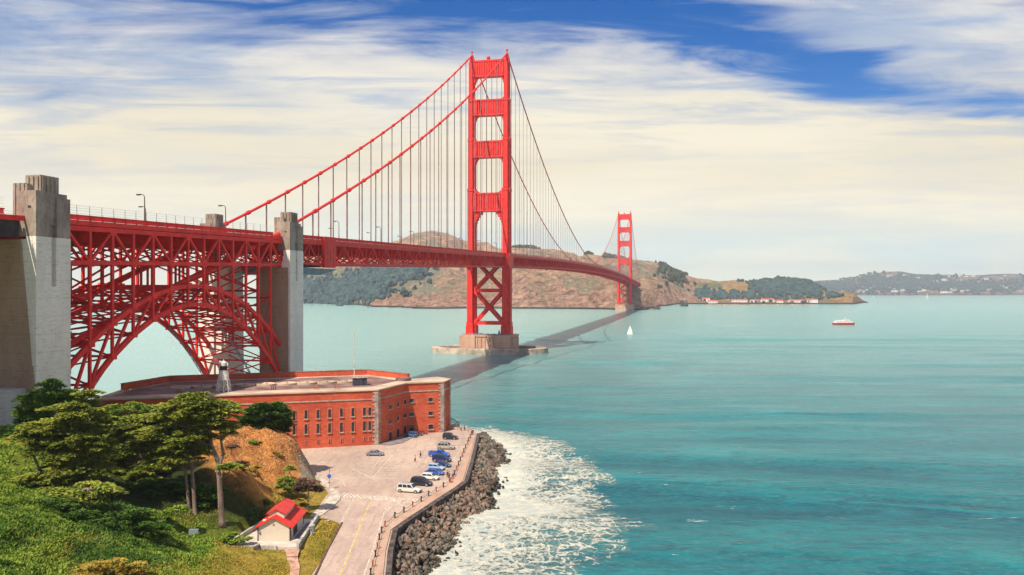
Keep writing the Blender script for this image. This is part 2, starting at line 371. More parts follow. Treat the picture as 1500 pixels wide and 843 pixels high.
POINT = fan('hills', 1020, 1272, 200,
    [[(1020,2640),(1180,2670),(1250,2680),(1264,2900),(1272,3000)], [(1020,2690),(1180,2700),(1250,2720),(1264,2920),(1272,3005)],
     [(1020,2900),(1180,2860),(1250,2800),(1264,2960),(1272,3020)], [(1020,3200),(1150,3150),(1210,3060),(1250,2950),(1264,3000),(1272,3040)]],
    [[(1020,446),(1272,446)], [(1020,443.5),(1175,443.2),(1200,441),(1215,438),(1245,437),(1255,439),(1264,443.6),(1272,443.7)],
     [(1020,437),(1110,437),(1160,436),(1180,434),(1200,431),(1225,430.5),(1243,430.5),(1254,435),(1264,441),(1272,443.4)],
     [(1020,414),(1060,412),(1104,413),(1120,408),(1140,408),(1156,411),(1184,413),(1194,418),(1206,425),(1215,428),(1240,427.5),(1254,432),(1264,440),(1272,443.2)]],
    50, 6, .012, POINTM, 250, gully=5, coast=25)
ISLE = fan('hills', 1120, 1560, 260,
    [[(1120,7300),(1470,7250),(1482,7900),(1560,8200)], [(1120,7340),(1470,7300),(1482,7950),(1560,8300)], [(1120,7900),(1470,7900),(1482,8200),(1560,8600)], [(1120,8800),(1560,9300)]],
    [[(1120,433),(1560,433)], [(1120,431.5),(1465,431),(1478,431.4),(1560,430.3)],
     [(1120,424),(1260,422),(1320,420),(1400,419),(1450,420),(1475,426),(1560,424)],
     [(1120,416),(1200,411),(1240,409),(1260,405.6),(1274,401.6),(1300,398),(1320,398),(1340,401.6),(1360,404),(1386,402.4),(1400,403.6),(1430,403),(1480,401),(1500,402),(1560,405)]],
    44, 30, .0016, ISLEM, 900, gully=18)

class FanSurf:
    """look a point of a fan surface up by bearing column and row fraction"""
    def __init__(s, V): s.V = V; s.nt, s.nx, _ = V.shape
    def at(s, px, px0, px1, t, rows):   # t in row units
        i = (px-px0)/(px1-px0)*(s.nx-1); j = t/rows*(s.nt-1)
        i = min(max(i, 0), s.nx-1.001); j = min(max(j, 0), s.nt-1.001); a, b = int(j), int(i)
        fa, fb = j-a, i-b; V = s.V
        return Vector((V[a,b]*(1-fa)+V[a+1,b]*fa)*(1-fb)+(V[a,b+1]*(1-fa)+V[a+1,b+1]*fa)*fb)
    def ground_seen(s, px, py, px0, px1, rows, tmin=.2):
        best = None
        for k in range(160):
            t = tmin+(rows-1-tmin)*k/159; p = s.at(px, px0, px1, t, rows); y = HY+(CZ-p.z)/p.y*F
            if y <= py: return p
            best = p
        return best
HS, PS, IS = FanSurf(HEAD), FanSurf(POINT), FanSurf(ISLE)

def ico_blob(seed, sub=2, jag=.35):
    bm = bmesh.new(); bmesh.ops.create_icosphere(bm, subdivisions=sub, radius=1)
    off = Vector((seed*3.1, seed*1.7, seed*.9))
    for v in bm.verts: v.co *= 1+jag*mfractal(v.co*1.6+off, 1.0, 2.0, 4)
    vs = [tuple(v.co) for v in bm.verts]; fs = [tuple(v.index for v in f.verts) for f in bm.faces]; bm.free(); return vs, fs
BLOBS = [ico_blob(i, 2, .45) for i in range(6)]
def add_blob(mb, c, r, rz=1.0, sc=(1,1,1)):
    vs, fs = random.choice(BLOBS); a = random.uniform(0, 6.28); cs, sn = math.cos(a), math.sin(a)
    mb.add([(c[0]+r*sc[0]*(x*cs-y*sn), c[1]+r*sc[1]*(x*sn+y*cs), c[2]+r*rz*z) for x, y, z in vs], fs)
WOODM = material('far_woods_leaves', (.03, .055, .065), .95, .3, .05, .9, .3, spec=.05, col2=(.09, .13, .12))  # blue cast of distance haze mixed into the leaf colour
WOODM2 = material('far_scrub_leaves', (.055, .07, .04), .95, .3, .03, .6, .2, spec=.05)
def woods(name, surf, rng, rows, patches, n, size, label, mat=WOODM):
    mb = MB()
    for (px, py, a, b, k) in patches:
        for _ in range(int(n*k*3.2)):
            th = random.uniform(0, 6.28); rr = abs(random.gauss(0, .55))*(1+.35*math.sin(th*3+px)+.2*math.sin(th*7+py))
            p = surf.ground_seen(px+a*rr*math.cos(th), py+b*rr*math.sin(th), rng[0], rng[1], rows)
            r = random.uniform(*size)*.5; add_blob(mb, (p.x, p.y, p.z+r*.6), r, random.uniform(.9,1.5))
    o = mb.build(name, mat); tag(o, label, 'woods', kind='stuff')
woods('woods', HS, (380, 1130), 4, [(462,425,26,17,2),(500,424,28,17,2.4),(535,420,28,15,2.4),(560,408,26,12,1.8),(595,402,30,7,1.6),(470,442,20,4,.6),(548,434,14,8,.5)], 170, (9, 18),
      'dark blue green woods on the headland slope left of the near tower')
woods('woods', HS, (380, 1130), 4, [(768,361,17,1.6,1),(862,371,5,1,.2),(900,377,16,1.5,.6),(975,392,10,10,1),(992,405,12,12,1.2),(1040,430,14,6,1)], 90, (8, 16),
      'dark scrub and trees on the ridge and slopes around the far tower', WOODM2)
woods('woods', PS, (1020, 1272), 4, [(1122,422,20,12,2.2),(1148,422,22,13,2.6),(1175,424,22,11,2.2),(1192,428,13,8,1),(1028,432,9,7,.8),(1040,434,6,4,.4),(1056,434,8,5,.6),(1074,435,8,5,.5),(1098,434,10,6,.6),(1220,434,10,3,.2)], 170, (8, 15),
      'dark wooded hill above the long white sheds on the far point')
woods('woods', IS, (1120, 1560), 4, [(1230,420,35,8,2),(1290,415,35,12,3),(1340,418,40,10,3),(1400,421,40,7,3),(1445,422,28,6,2),(1500,415,30,8,1),(1360,407,30,3,1)], 130, (16, 32),
      'bluish woods covering the farthest shore at the right', WOODM)
# trees one can tell apart on the headland
for px, py, r, lab in [(577,430,12,'round dark tree on the tan slope, lower of the pair beside the headland woods'),(593,436,13,'dark tree low on the headland slope above the shoreline'),
                  (607,425,8,'small dark tree highest on the tan spur left of the near tower'),(542,444,9,'lone dark tree near the water left of the near tower'),(567,434,7,'small tree at the lower edge of the headland woods'),
                  (966,424,9,'lone round tree on the slope right of the far tower')]:
    p = HS.ground_seen(px, py, 380, 1130, 4)
    t = thing('hillside_tree', lab, 'tree', p)
    m = MB(); m.tube([(0,0,-2),(0,0,r*.8)], [r*.09, r*.05], 6); m.build('trunk', WOODM2, t)
    m = MB()
    for k in range(5): pass
    for k in range(26): add_blob(m, (random.gauss(0,.4)*r, random.gauss(0,.4)*r, r*(.75+random.gauss(0,.28))), r*random.uniform(.16,.34))
    m.build('crown', WOODM, t)
# rocks at the waterline
ROCKM = material('shore_rock', (.12, .10, .085), .9, .3, .08, .8, .5, spec=.2)
for px, y0, s, h, lab in [(1002, 449.0, 13, 24, 'dark pointed sea rock standing in the water right of the far tower'), (964, 453.5, 11, 10, 'pale low rock at the water edge under the far cliffs')]:
    x, y = W(px, y0, 0); m = MB()
    for k in range(9): add_blob(m, (x+random.uniform(-1,1)*s*.8, y+random.uniform(-1,1)*8, random.uniform(0, h*.35)), random.uniform(.3,.6)*s, h/s*.9)
    tag(m.build('sea_rock', ROCKM), lab, 'rock')

# houses and sheds on the far side
HWALL = material('far_wall_white', (.80, .76, .68), .8, .06, .3); HROOF = material('far_roof_red', (.52, .12, .07), .8, .1, .3); HROOF2 = material('far_roof_grey', (.30, .27, .25), .8, .1, .3)
WINM = material('window_dark', (.02, .022, .025), .2, .1, 1, spec=.6)
def far_house(L, Wd_, H, roofm):
    w = MB(); w.box((0, 0, H/2), (L, Wd_, H)); r = MB(); hw, hl, rh = Wd_/2+.4, L/2+.4, Wd_*.32
    r.add([(-hl,-hw,H),(hl,-hw,H),(hl,hw,H),(-hl,hw,H),(-hl+.1,0,H+rh),(hl-.1,0,H+rh)], [(0,1,5,4),(2,3,4,5),(1,2,5),(3,0,4),(3,2,1,0)])
    k = max(2, int(L/9)); win = []
    for i in range(k): q = MB(); q.box((-L/2+L*(i+.5)/k, -Wd_/2-.02, H*.55), (min(1.8, L/k*.4), .1, H*.35)); win.append(q)
    return w, r, win
def place_far(name, lab, cat, p, L, Wd_, H, roofm, rz=0.0, group=None):
    t = thing(name, lab, cat, p, rz, group); w, r, win = far_house(L, Wd_, H, roofm)
    w.build('wall', HWALL, t); r.build('roof', roofm, t)
    for q in win: q.build('window', WINM, t)
    return t
for px, py, L, h, lab in [(1034,441,26,9,'white two storey house with red roof, leftmost of the buildings on the far point'),(1044,443.5,30,6,'low white shed in front of the leftmost red roofed house'),
        (1083,442,52,6,'long red roofed white shed right of the round dark trees'),(1104,442.6,24,7,'short red roofed building between two long sheds'),(1124,441.5,46,7,'long red roofed shed below the left side of the wooded hill'),
        (1142,443,20,6,'small pale building behind the thin white mast'),(1170,442.6,60,6,'longest pale shed with dull red roof near the brown bluff'),(1192,443.2,24,9,'pale hall at the right end of the sheds'),
        (1158,441.8,16,5,'small red roofed house tucked behind the longest shed')]:
    p = PS.ground_seen(px, py+.8, 1020, 1272, 4, .9); p.z -= 1
    place_far('shed' if 'shed' in lab else 'house', lab, 'shed' if 'shed' in lab else 'house', p, L, 11, h+1, HROOF, R(random.uniform(-6, 6)))
m = MB(); x, y = W(1155, 447, 0); m.box((x-90, y+6, 1.2), (330, 8, 2.4)); tag(m.build('pier_wall', FENDM), 'long low grey quay wall along the far point shoreline', 'quay')
m = MB(); x, y = W(1056, 447.5, 0); m.box((x, y, 1.2), (95, 7, 2.4)); tag(m.build('jetty', FENDM), 'short dark jetty below the leftmost red roofed houses', 'jetty')
rs = random.Random(5)
base = place_far('house', 'x', 'house', (0,0,0), 22, 14, 9, HROOF2)
hs = []
for k in range(78):
    px = rs.uniform(1215, 1496); py = rs.choice([rs.uniform(405, 414), rs.uniform(414, 428), rs.uniform(422, 430)])
    p = IS.ground_seen(px, py, 1120, 1560, 4); 
    c = base if k == 0 else copy_tree(base)
    c.location = p; c.location.z -= .5; c.rotation_euler.z = rs.uniform(-.6, .6); s = rs.uniform(.8, 1.9); c.scale = (s*rs.uniform(.9,1.8), s, s*.9)
    c['label'] = 'tiny pale house among the trees on the farthest shore'; c['group'] = 'houses scattered over the farthest hillside'
# ------------------------------------------------------------------ the bridge
S1, S2 = -343.0, -450.2
def road(s):
    if s < 0: return 73.7+.0245*s
    if s > 1280: return 73.7-.0245*(s-1280)
    u = s/1280; return 73.7+4*8.6*u*(1-u)
bridge = thing('suspension_bridge', 'red suspension bridge with two tall towers, concrete pylons and an arch over the brick fort', 'bridge')
HALF = 13.7
# ---- towers (local frame: x across, y along, z up)
def make_tower(mt):
    leg = MB()
    # stepped cells: (z0, z1, across, along)
    prof = [(13,20,7.6,15.0),(20,23,6.9,14.2),(23,66,6.0,12.6),(66,122,5.6,11.4),(122,124.5,6.0,11.6),(124.5,160,5.1,10.0),(160,163,5.5,10.3),(163,190,4.6,8.8),(190,192.5,4.8,9.0),(192.5,221,4.0,7.2),(221,224,3.4,6.2),(224,226,2.4,4.4)]
    legs = []
    for sx in (-1, 1):
        m = MB()
        for z0, z1, a, l in prof:
            m.box((sx*HALF, 0, (z0+z1)/2), (a, l*.62, z1-z0)); 
            m.box((sx*HALF, 0, (z0+z1)/2+(.05 if z1 < 225 else 0)), (a*.66, l, z1-z0-.4))
            if 20 < z0 < 221:     # vertical fluting of the cells
                for q in (-.22, .22): m.box((sx*HALF+q*a, 0, (z0+z1)/2), (a*.14, l+.35, z1-z0-1.2))
                for q in (-.2, 0, .2): m.box((sx*HALF, q*l, (z0+z1)/2), (a+.35, l*.09, z1-z0-1.2))
        legs.append(m)
    t = legs[0].build('tower_leg', mt); t2 = legs[1].build('tower_leg', mt)
    subs = [t2]
    for z0, z1, dep, haunch in [(209.5,222,5.5,5),(180,192,6.5,5),(148,160.5,7.5,6),(107,121,8.5,13)]:
        m = MB(); w = 2*HALF-3.4
        m.box((0, 0, (z0+z1)/2), (w, dep, z1-z0-2.4)); m.box((0, 0, z1-.6), (w, dep+1.2, 1.2)); m.box((0, 0, z0+.6), (w, dep+1.0, 1.2))
        for k in range(13):       # fluted panels
            x = -w/2+w*(k+.5)/13; m.box((x, 0, (z0+z1)/2), (w/13*.42, dep+1.6, z1-z0-3.2))
        for sx in (-1, 1):        # curved haunches under (and small ones over) the strut
            for q in range(6):
                f = q/6; hw = haunch*.42*(1-f)**2+.15
                m.box((sx*(HALF-2.3-hw/2), 0, z0-haunch*(f+.083)), (hw, dep*.8, haunch/6))
                if z1 < 221: m.box((sx*(HALF-2.1-hw*.35), 0, z1+haunch*.35*(f+.083)), (hw*.7, dep*.8, haunch*.35/6))
        subs.append(m.build('portal_strut', mt))
    m = MB(); x0 = HALF-2.6      # crossed bracing under the deck
    for z0, z1 in ((22.5, 46.5), (47.5, 70)):
        for a, b in (((-x0, z0), (x0, z1)), ((-x0, z1), (x0, z0))):
            for y in (-3.2, 3.2): m.bar((a[0], y, a[1]), (b[0], y, b[1]), 2.0, 2.6, up=(0,1,0))
        for y in (-3.2, 3.2):
            m.lathe((0, y, (z0+z1)/2), [(0.1,-2.2),(2.6,-1.2),(2.6,1.2),(.1,2.2)], 8)
    subs.append(m.build('cross_brace', mt))
    m = MB()
    for z in (22.3, 47): m.box((0, 0, z), (2*x0+.6, 8, 2.7))
    subs.append(m.build('horizontal_brace', mt))
    for sx in (-1, 1):
        m = MB(); m.lathe((sx*HALF, 0, 226), [(1.1,0),(1.1,.8),(.45,1.2),(.35,2.6),(.8,2.8),(.8,3.8),(.2,4.4)], 10); subs.append(m.build('beacon', CABLE))
    m = MB(); m.lathe((-.8, 0, 222), [(.7,0),(.7,.9),(1.5,1.4),(1.6,2.4),(1.0,3.3),(.2,3.6)], 12); subs.append(m.build('beacon', CABLE))
    for s in subs: s.parent = t
    return t
tw = make_tower(RED); tw.location = B(0); tw.rotation_euler.z = BRZ; tw.parent = bridge
tw2 = copy_tree(tw, bridge); tw2.location = B(1280)

# ---- piers
def fluted(m, hx, hy, z0, z1, n=9, taper=0):
    m.box((0, 0, (z0+z1)/2), (2*hx-.8, 2*hy-.8, z1-z0))
    for sy in (-1, 1):
        for k in range(n): m.box((-hx+2*hx*(k+.5)/n, sy*(hy-.5), (z0+z1)/2-.4), (2*hx/n*.6, 1.4, z1-z0-.8))
    for sx in (-1, 1):
        for k in range(4): m.box((sx*(hx-.5), -hy+2*hy*(k+.5)/4, (z0+z1)/2-.4), (1.4, 2*hy/4*.6, z1-z0-.8))
m = MB(); fluted(m, 20.6, 11, -3, 12.4, 14); m.box((0,0,12.75), (41.8, 22.4, .9))
for sx in (-1, 1): m.box((sx*HALF, 0, 7), (11, 24.5, 13))
p = m.build('pier', PIERM, bridge); p.location = B(0); p.rotation_euler.z = BRZ
m = MB()
for k in range(22): m.box((-18+36*k/21+random.uniform(-.3,.3), -9.5, 13.9), (random.uniform(.4,1.4), .8, random.uniform(.6,1.8)))
m.lathe((9.6, -8.5, 13.2), [(1,0),(1,1.6),(.7,2.6),(.2,4)], 10)
q = m.build('pier_equipment', STEELG, bridge); q.location = B(0); q.rotation_euler.z = BRZ
m = MB(); n = 64
def ell(a, b, k): t = 2*math.pi*k/n; return (a*math.copysign(abs(math.cos(t))**.9, math.cos(t)), b*math.copysign(abs(math.sin(t))**.9, math.sin(t)))
vs = []
for a, b, z in ((45,24,-3),(45,24,3.6),(44.4,23.4,4.0),(39.6,18.6,4.0),(39,18,3.4),(39,18,-3)): vs += [(*ell(a,b,k), z) for k in range(n)]
m.add(vs, [(r*n+k, r*n+(k+1)%n, (r+1)*n+(k+1)%n, (r+1)*n+k) for r in range(5) for k in range(n)])
q = m.build('pier_fender', FENDM, bridge); q.location = B(0); q.rotation_euler.z = BRZ
m = MB(); m.box((0,0,5.5), (42, 20, 15)); m.box((0,0,13.2), (43, 21, .8))
q = m.build('pier', PIERM, bridge); q.location = B(1280); q.rotation_euler.z = BRZ

# ---- stiffening truss and deck
def truss(m, s0, s1, off, n, w_ch=.95, w_v=.34, w_d=.42, depth=7.6, verts=True, far=False):
    for i in range(n):
        a, b = s0+(s1-s0)*i/n, s0+(s1-s0)*(i+1)/n
        za, zb = road(a)-1.2, road(b)-1.2
        m.bar(B(a, off, za), B(b, off, zb), w_ch*.8, w_ch); m.bar(B(a, off, za-depth), B(b, off, zb-depth), w_ch*.8, w_ch)
        if verts: m.bar(B(b, off, zb), B(b, off, zb-depth), w_v)
        if i % 2: m.bar(B(a, off, za), B(b, off, zb-depth), w_d)
        else: m.bar(B(a, off, za-depth), B(b, off, zb), w_d)
def long_part(name, segs, mt, fn):
    m = MB()
    for a in segs: fn(m, *a)
    return m.build(name, mt, bridge)
spans = [(-348, -6, 45, RED), (6, 1274, 166, RED2), (1286, 1640, 46, RED2)]
for s0, s1, n, mt in spans:
    for off in (-HALF, HALF):
        m = MB(); truss(m, s0, s1, off, n); m.build('stiffening_truss', mt, bridge)
    m = MB()
    for i in range(n+1):       # floor beams and bottom lateral bracing
        s = s0+(s1-s0)*i/n; z = road(s)
        m.bar(B(s, -12.4, z-2.9), B(s, 12.4, z-2.9), .35, 4.4)
        m.bar(B(s, -HALF, z-8.8), B(s, HALF, z-8.8), .5, .6)
        for q in range(4):
            a_, b_ = -HALF+q*HALF/2, -HALF+(q+1)*HALF/2; m.bar(B(s, a_, z-8.8 if q % 2 else z-5), B(s, b_, z-5 if q % 2 else z-8.8), .32)
        if i < n:
            s2 = s0+(s1-s0)*(i+1)/n; z2 = road(s2)
            a, b = (-HALF, HALF) if i % 2 else (HALF, -HALF)
            m.bar(B(s, a, z-8.8), B(s2, 0, z2-8.8), .4); m.bar(B(s, b, z-8.8), B(s2, 0, z2-8.8), .4)
    m.build('floor_beams', mt, bridge)
def slab(m, s0, s1, n, o0, o1, dz0, dz1):
    for i in range(n):
        a, b = s0+(s1-s0)*i/n, s0+(s1-s0)*(i+1)/n
        za, zb = road(a), road(b)
        vs = [B(a,o0,za+dz0),B(a,o1,za+dz0),B(b,o1,zb+dz0),B(b,o0,zb+dz0),B(a,o0,za+dz1),B(a,o1,za+dz1),B(b,o1,zb+dz1),B(b,o0,zb+dz1)]
        fs = [(3,2,1,0),(4,5,6,7),(0,1,5,4)] if i == 0 else [(3,2,1,0),(4,5,6,7)]
        m.add(vs, fs+[(1,2,6,5),(3,0,4,7)]+([(2,3,7,6)] if i == n-1 else []))
ASPH = material('bridge_roadway', (.09, .085, .08), .9, .2, .2)
for s0, s1, n, mt in [(-560, -6, 40, RED), (6, 1274, 60, RED2), (1286, 1700, 20, RED2), (-5.9, 5.9, 1, RED), (1274.1, 1285.9, 1, RED2)]:
    m = MB(); slab(m, s0, s1, n, -9.4, 9.4, -.6, 0); m.build('roadway', ASPH, bridge)
    for o in (-1, 1): m = MB(); slab(m, s0, s1, n, *sorted((o*9.45, o*12.9)), -.5, .25); m.build('sidewalk', mt, bridge)
    for o in (-1, 1): m = MB(); slab(m, s0, s1, n, *sorted((o*14.15, o*14.4)), -.75, .32); m.build('fascia', mt, bridge)
# railing: pickets where they can be seen, panels farther off
for o in (-14.3, 14.3):
    m = MB()
    s = -560
    while s < 1640:
        step = 4 if s < 0 else 15
        if not ((-355 < s < -337) or (-461 < s < -445) or abs(s+2) < 6 or abs(s-1278) < 9):
            z, z2 = road(s), road(s+step)
            m.bar(B(s,o,z+1.45), B(s+step,o,z2+1.45), .22, .22); m.bar(B(s,o,z+.45), B(s+step,o,z2+.45), .12, .12)
            m.bar(B(s,o,z+.3), B(s,o,z+1.6), .3)
            if s < 0:
                k = 13
                for q in range(1, k): m.bar(B(s+step*q/k,o,z+.4+(z2-z)*q/k), B(s+step*q/k,o,z+1.4+(z2-z)*q/k), .15 if s < -200 else .17)
            else:
                for q in range(4): m.bar(B(s,o,z+.6+q*.22), B(s+step,o,z2+.6+q*.22), .09, .12)
        s += step
    m.build('railing', RED, bridge)
# tall wire fence above the railing over the arch
for o in (-14.1, 14.1):
    m = MB(); s = -560
    while s < -352:
        if s == -444: m.build('wire_fence', STEELG, bridge); m = MB()
        if not (-461 < s < -446):
            z = road(s); m.bar(B(s,o,z+1), B(s,o,z+3.7), .09)
            for q in (1.9, 2.5, 3.1, 3.7): m.bar(B(s,o,z+q), B(s+4,o,road(s+4)+q), .035)
        s += 4
    m.build('wire_fence', STEELG, bridge)
# sliding expansion joint housings and traveller
for o in (HALF+.2, -HALF-.2):
    m = MB(); zt = road(-310); s0, s1 = -315.2, -305.2
    sg = 1 if o > 0 else -1
    slab(m, s0, s1, 1, *sorted((o, o+sg*1.1)), -10.2, 1.6)
    for k in range(4):
        for q in range(7): slab(m, s0+.3+k*2.45, s0+2.5+k*2.45, 1, *sorted((o+sg*1.1, o+sg*1.25)), -9.8+q*1.62, -9.8+q*1.62+1.4)
    m.build('joint_housing', RED, bridge)
m = MB()
for s0, s1 in ((-5, 9),): 
    for o in (HALF, -HALF):
        sg = 1 if o > 0 else -1
        slab(m, s0, s1, 1, *sorted((o-sg*3.2, o+sg*3.4)), -9.6, -.8) if False else None
        slab(m, -7.2, 7.2, 1, *sorted((o+sg*2.9, o+sg*3.5)), -9.3, 1.2)
        for q in (-7.4, 7.1): slab(m, q, q+.4, 1, *sorted((o-sg*.5, o+sg*3.6)), -9.4, 1.3)
m.build('joint_housing', RED, bridge)
m = MB()
za = road(-330)-9.8
for o0, o1 in ((-14, 15),):
    vs = [B(-338,o0,za-.4),B(-338,o1,za-.4),B(-303,o1,za-.4),B(-303,o0,za-.4),B(-336,o0+1,za-2.8),B(-336,o1-1,za-2.8),B(-316,o1-1,za-2.8),B(-316,o0+1,za-2.8)]
    m.add(vs, [(0,1,2,3),(7,6,5,4),(0,4,5,1),(1,5,6,2),(2,6,7,3),(3,7,4,0)])
m.build('maintenance_platform', STEELG, bridge)
m = MB()
for k in range(14): m.box(tuple(B(-337+k*1.5, 14.3, za+random.uniform(.2,.6))), (.9, .5, .5), BRZ)
slab(m, -338, -317, 1, -14, 14.2, -10.1, -9.6)
m.build('platform_gear', material('platform_dark', (.03,.03,.035), .7, .2, 1), bridge)

# ---- main cables and suspenders
LOWZ = road(640)+2.2
def cab(s):
    if 0 <= s <= 1280: return LOWZ+(227-LOWZ)*((s-640)/640)**2
    if s < 0:
        u = -s/343; return 227+(68.5-227)*u-4*9.5*u*(1-u)
    u = (s-1280)/343; return 227+(68.5-227)*u-4*9.5*u*(1-u)
for o in (-HALF, HALF):
    m = MB(); m.tube([B(-343*k/40, o, cab(-343*k/40)) for k in range(41)], .56, 8)
    for k in range(1, 23):
        s = -15.24*k; d = (B(s+.5,o,cab(s+.5))-B(s-.5,o,cab(s-.5))).normalized(); c = B(s,o,cab(s)); m.tube([c-d*.7, c+d*.7], .86, 8)
    m.build('main_cable', RED, bridge)
    m = MB(); m.tube([B(1280*k/90, o, cab(1280*k/90)) for k in range(91)], .50, 8); m.build('main_cable', CABLE, bridge)
    m = MB(); m.tube([B(1280+343*k/30, o, cab(1280+343*k/30)) for k in range(31)], .50, 8); m.build('main_cable', CABLE, bridge)
    # the cable runs on, under the deck, from the nearer pylon down to its anchorage
    m = MB(); m.tube([B(-340, o*.95, 68.3), B(-399, o*.8, 48.6), B(-440, o*.76, 34)], .95, 8); m.build('anchor_cable', RED, bridge)
sus = []
for o in (-HALF, HALF):
    for k in range(1, 22): sus.append((-15.24*k-2, o))
    for k in range(1, 84): sus.append((15.24*k, o))
    for k in range(1, 21): sus.append((1280+15.24*k, o))
def rope(m, s, o):
    z1 = cab(s); z0 = road(s)-1.2
    if z1 < z0+2: return
    big = .25 if s < 0 else (.17 if s < 400 else .13)
    if s < 0:
        for q in (-.3, .3): m.tube([B(s+q, o, z0), B(s+q, o, z1)], big*.6, 6)
    else: m.tube([B(s, o, z0), B(s, o, z1)], big, 5)
sus.sort(key=lambda a: a[0])
sus = [a for a in sus if cab(a[0]) > road(a[0])+1.5]
for s, o in sus[:100]:
    m = MB(); rope(m, s, o); m.build('suspender_rope', ROPE, bridge)
m = MB()
for s, o in sus[100:]: rope(m, s, o)
tag(m.build('suspender_rope', ROPE, bridge), 'the distant suspender ropes towards the far tower', kind='stuff')

# ---- steel arch over the fort
ACs = -343-52.0
def lo_(t): return 43.4-.0111*(t-52)**2
def hi_(t): return 48.6-.00835*(t-52)**2
TT = [2.5+7.5*i for i in range(14)]
def A(t, off, z): return B(-343-t, off, z)
for off in (-HALF, HALF):
    m = MB()
    for i, t in enumerate(TT):
        zt, zm = road(-343-t)-1.5, road(-343-t)-9.3
        m.bar(A(t,off,zt), A(t,off,hi_(t)), .62, .75, up=(AX[0],AX[1],0))
        if i < 13:
            t2 = TT[i+1]; zt2, zm2 = road(-343-t2)-1.5, road(-343-t2)-9.3
            m.bar(A(t,off,zt), A(t2,off,zt2), 1.0, 1.1); m.bar(A(t,off,zm), A(t2,off,zm2), .8, 1.0)
            if i % 2: m.bar(A(t,off,zt), A(t2,off,zm2), .55, .6)
            else: m.bar(A(t,off,zm), A(t2,off,zt2), .55, .6)
        if i % 2 == 0: m.box(tuple(A(t,off,zm)), (.9, 2.0, 1.9), BRZ)
        else: m.box(tuple(A(t,off,zt-.3)), (.9, 2.0, 1.5), BRZ)
    m.build('spandrel_truss', RED, bridge)
    m = MB()
    te = [-1.5]+TT+[105.5]
    for i in range(len(te)-1):
        t, t2 = te[i], te[i+1]
        m.bar(A(t,off,hi_(t)), A(t2,off,hi_(t2)), 1.0, 1.1)
        m.bar(A(t,off,lo_(t)), A(t2,off,lo_(t2)), 1.0, 1.15)
        inward = t2 <= 54
        if inward: m.bar(A(t,off,lo_(t)), A(t2,off,hi_(t2)), .6, .6)
        else: m.bar(A(t,off,hi_(t)), A(t2,off,lo_(t2)), .6, .6)
        if 40 < t < 60: m.bar(A(t2,off,lo_(t2)), A(t,off,hi_(t)), .6, .6)
        m.bar(A(t,off,hi_(t)), A(t,off,lo_(t)), .62, .62)
        m.box(tuple(A(t2,off,hi_(t2))), (1.35, 2.0, 1.7), BRZ); m.box(tuple(A(t2,off,lo_(t2))), (1.35, 1.7, 1.5), BRZ)
    m.build('arch_rib', RED, bridge)
m = MB()            # sway frames between the ribs
for i, t in enumerate(TT):
    zt, zm, zh, zl = road(-343-t)-2.2, road(-343-t)-9.3, hi_(t), lo_(t)
    m.bar(A(t,-HALF,zt-.6), A(t,HALF,zt-.6), .5, 3.6); m.bar(A(t,-HALF,zm), A(t,HALF,zm), .7, .8)
    m.bar(A(t,-HALF,zh), A(t,HALF,zh), .6, .6); m.bar(A(t,-HALF,zl), A(t,HALF,zl), .55, .55)
    for a, b in ((-HALF, HALF), (HALF, -HALF)):
        m.bar(A(t,a,zt), A(t,b,zm), .35)
        m.bar(A(t,a,zh), A(t,b,zl), .32)
        if zm-zh > 9:
            mid = (zm+zh)/2 if zm-zh < 16 else None
            if mid is None:
                zc = zh+(zm-zh)/2; m.bar(A(t,a,zm), A(t,b,zc), .4); m.bar(A(t,a,zc), A(t,b,zh), .4)
                m.bar(A(t,-HALF,zc), A(t,HALF,zc), .5, .6)
            else: m.bar(A(t,a,zm), A(t,b,zh), .4)
    for o in (-4.6, 4.6):   # inner posts
        if i % 2 == 0: m.bar(A(t,o,zm), A(t,o,zh), .5)
m.build('sway_bracing', RED, bridge)
m = MB()
for i in range(13):
    t, t2 = TT[i], TT[i+1]
    for f in (hi_, lo_):
        for a, b in ((-HALF, HALF), (HALF, -HALF)): m.bar(A(t,a,f(t)), A(t2,b,f(t2)), .34, .4)
    for o in (-6.8, 0, 6.8):
        m.bar(A(t,o,road(-343-t)-2), A(t2,o,road(-343-t2)-2), .5, 1.3)
    zm, zm2 = road(-343-t)-9.3, road(-343-t2)-9.3
    for a, b in ((-HALF, 0), (0, -HALF), (0, HALF), (HALF, 0)): m.bar(A(t,a,zm), A(t2,b,zm2), .35)
m.build('lateral_bracing', RED, bridge)
# laced struts between spandrel posts
m = MB()
for off in (-HALF, HALF):
    for i in list(range(0, 4))+list(range(9, 13)):
        t, t2 = TT[i], TT[i+1]; z = (road(-343-t)-9.3+hi_(t))/2
for t, t2 in ((72, 104), (32, 0)):
    for o in (-9, 9):
        m2 = MB()
        for k in range(16):
            a, b = t+(t2-t)*k/16, t+(t2-t)*(k+1)/16
            za, zb = lo_(a)-2.5-k*.55, lo_(b)-2.5-(k+1)*.55
            m2.bar(A(a,o,za), A(b,o,zb), .16); m2.bar(A(a,o,za-.9), A(b,o,zb-.9), .16); m2.bar(A(a,o,za), A(b,o,zb-.9), .1)
        m2.build('catwalk', STEELG, bridge)
# north approach of the deck over the left edge of the picture
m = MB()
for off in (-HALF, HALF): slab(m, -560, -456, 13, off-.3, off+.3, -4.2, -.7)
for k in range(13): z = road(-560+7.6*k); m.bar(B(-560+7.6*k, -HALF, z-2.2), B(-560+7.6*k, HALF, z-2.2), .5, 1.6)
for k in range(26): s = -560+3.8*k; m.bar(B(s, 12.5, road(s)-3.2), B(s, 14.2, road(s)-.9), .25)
m.build('approach_truss', material('approach_dark', (.05,.035,.035), .8, .2, .5), bridge)

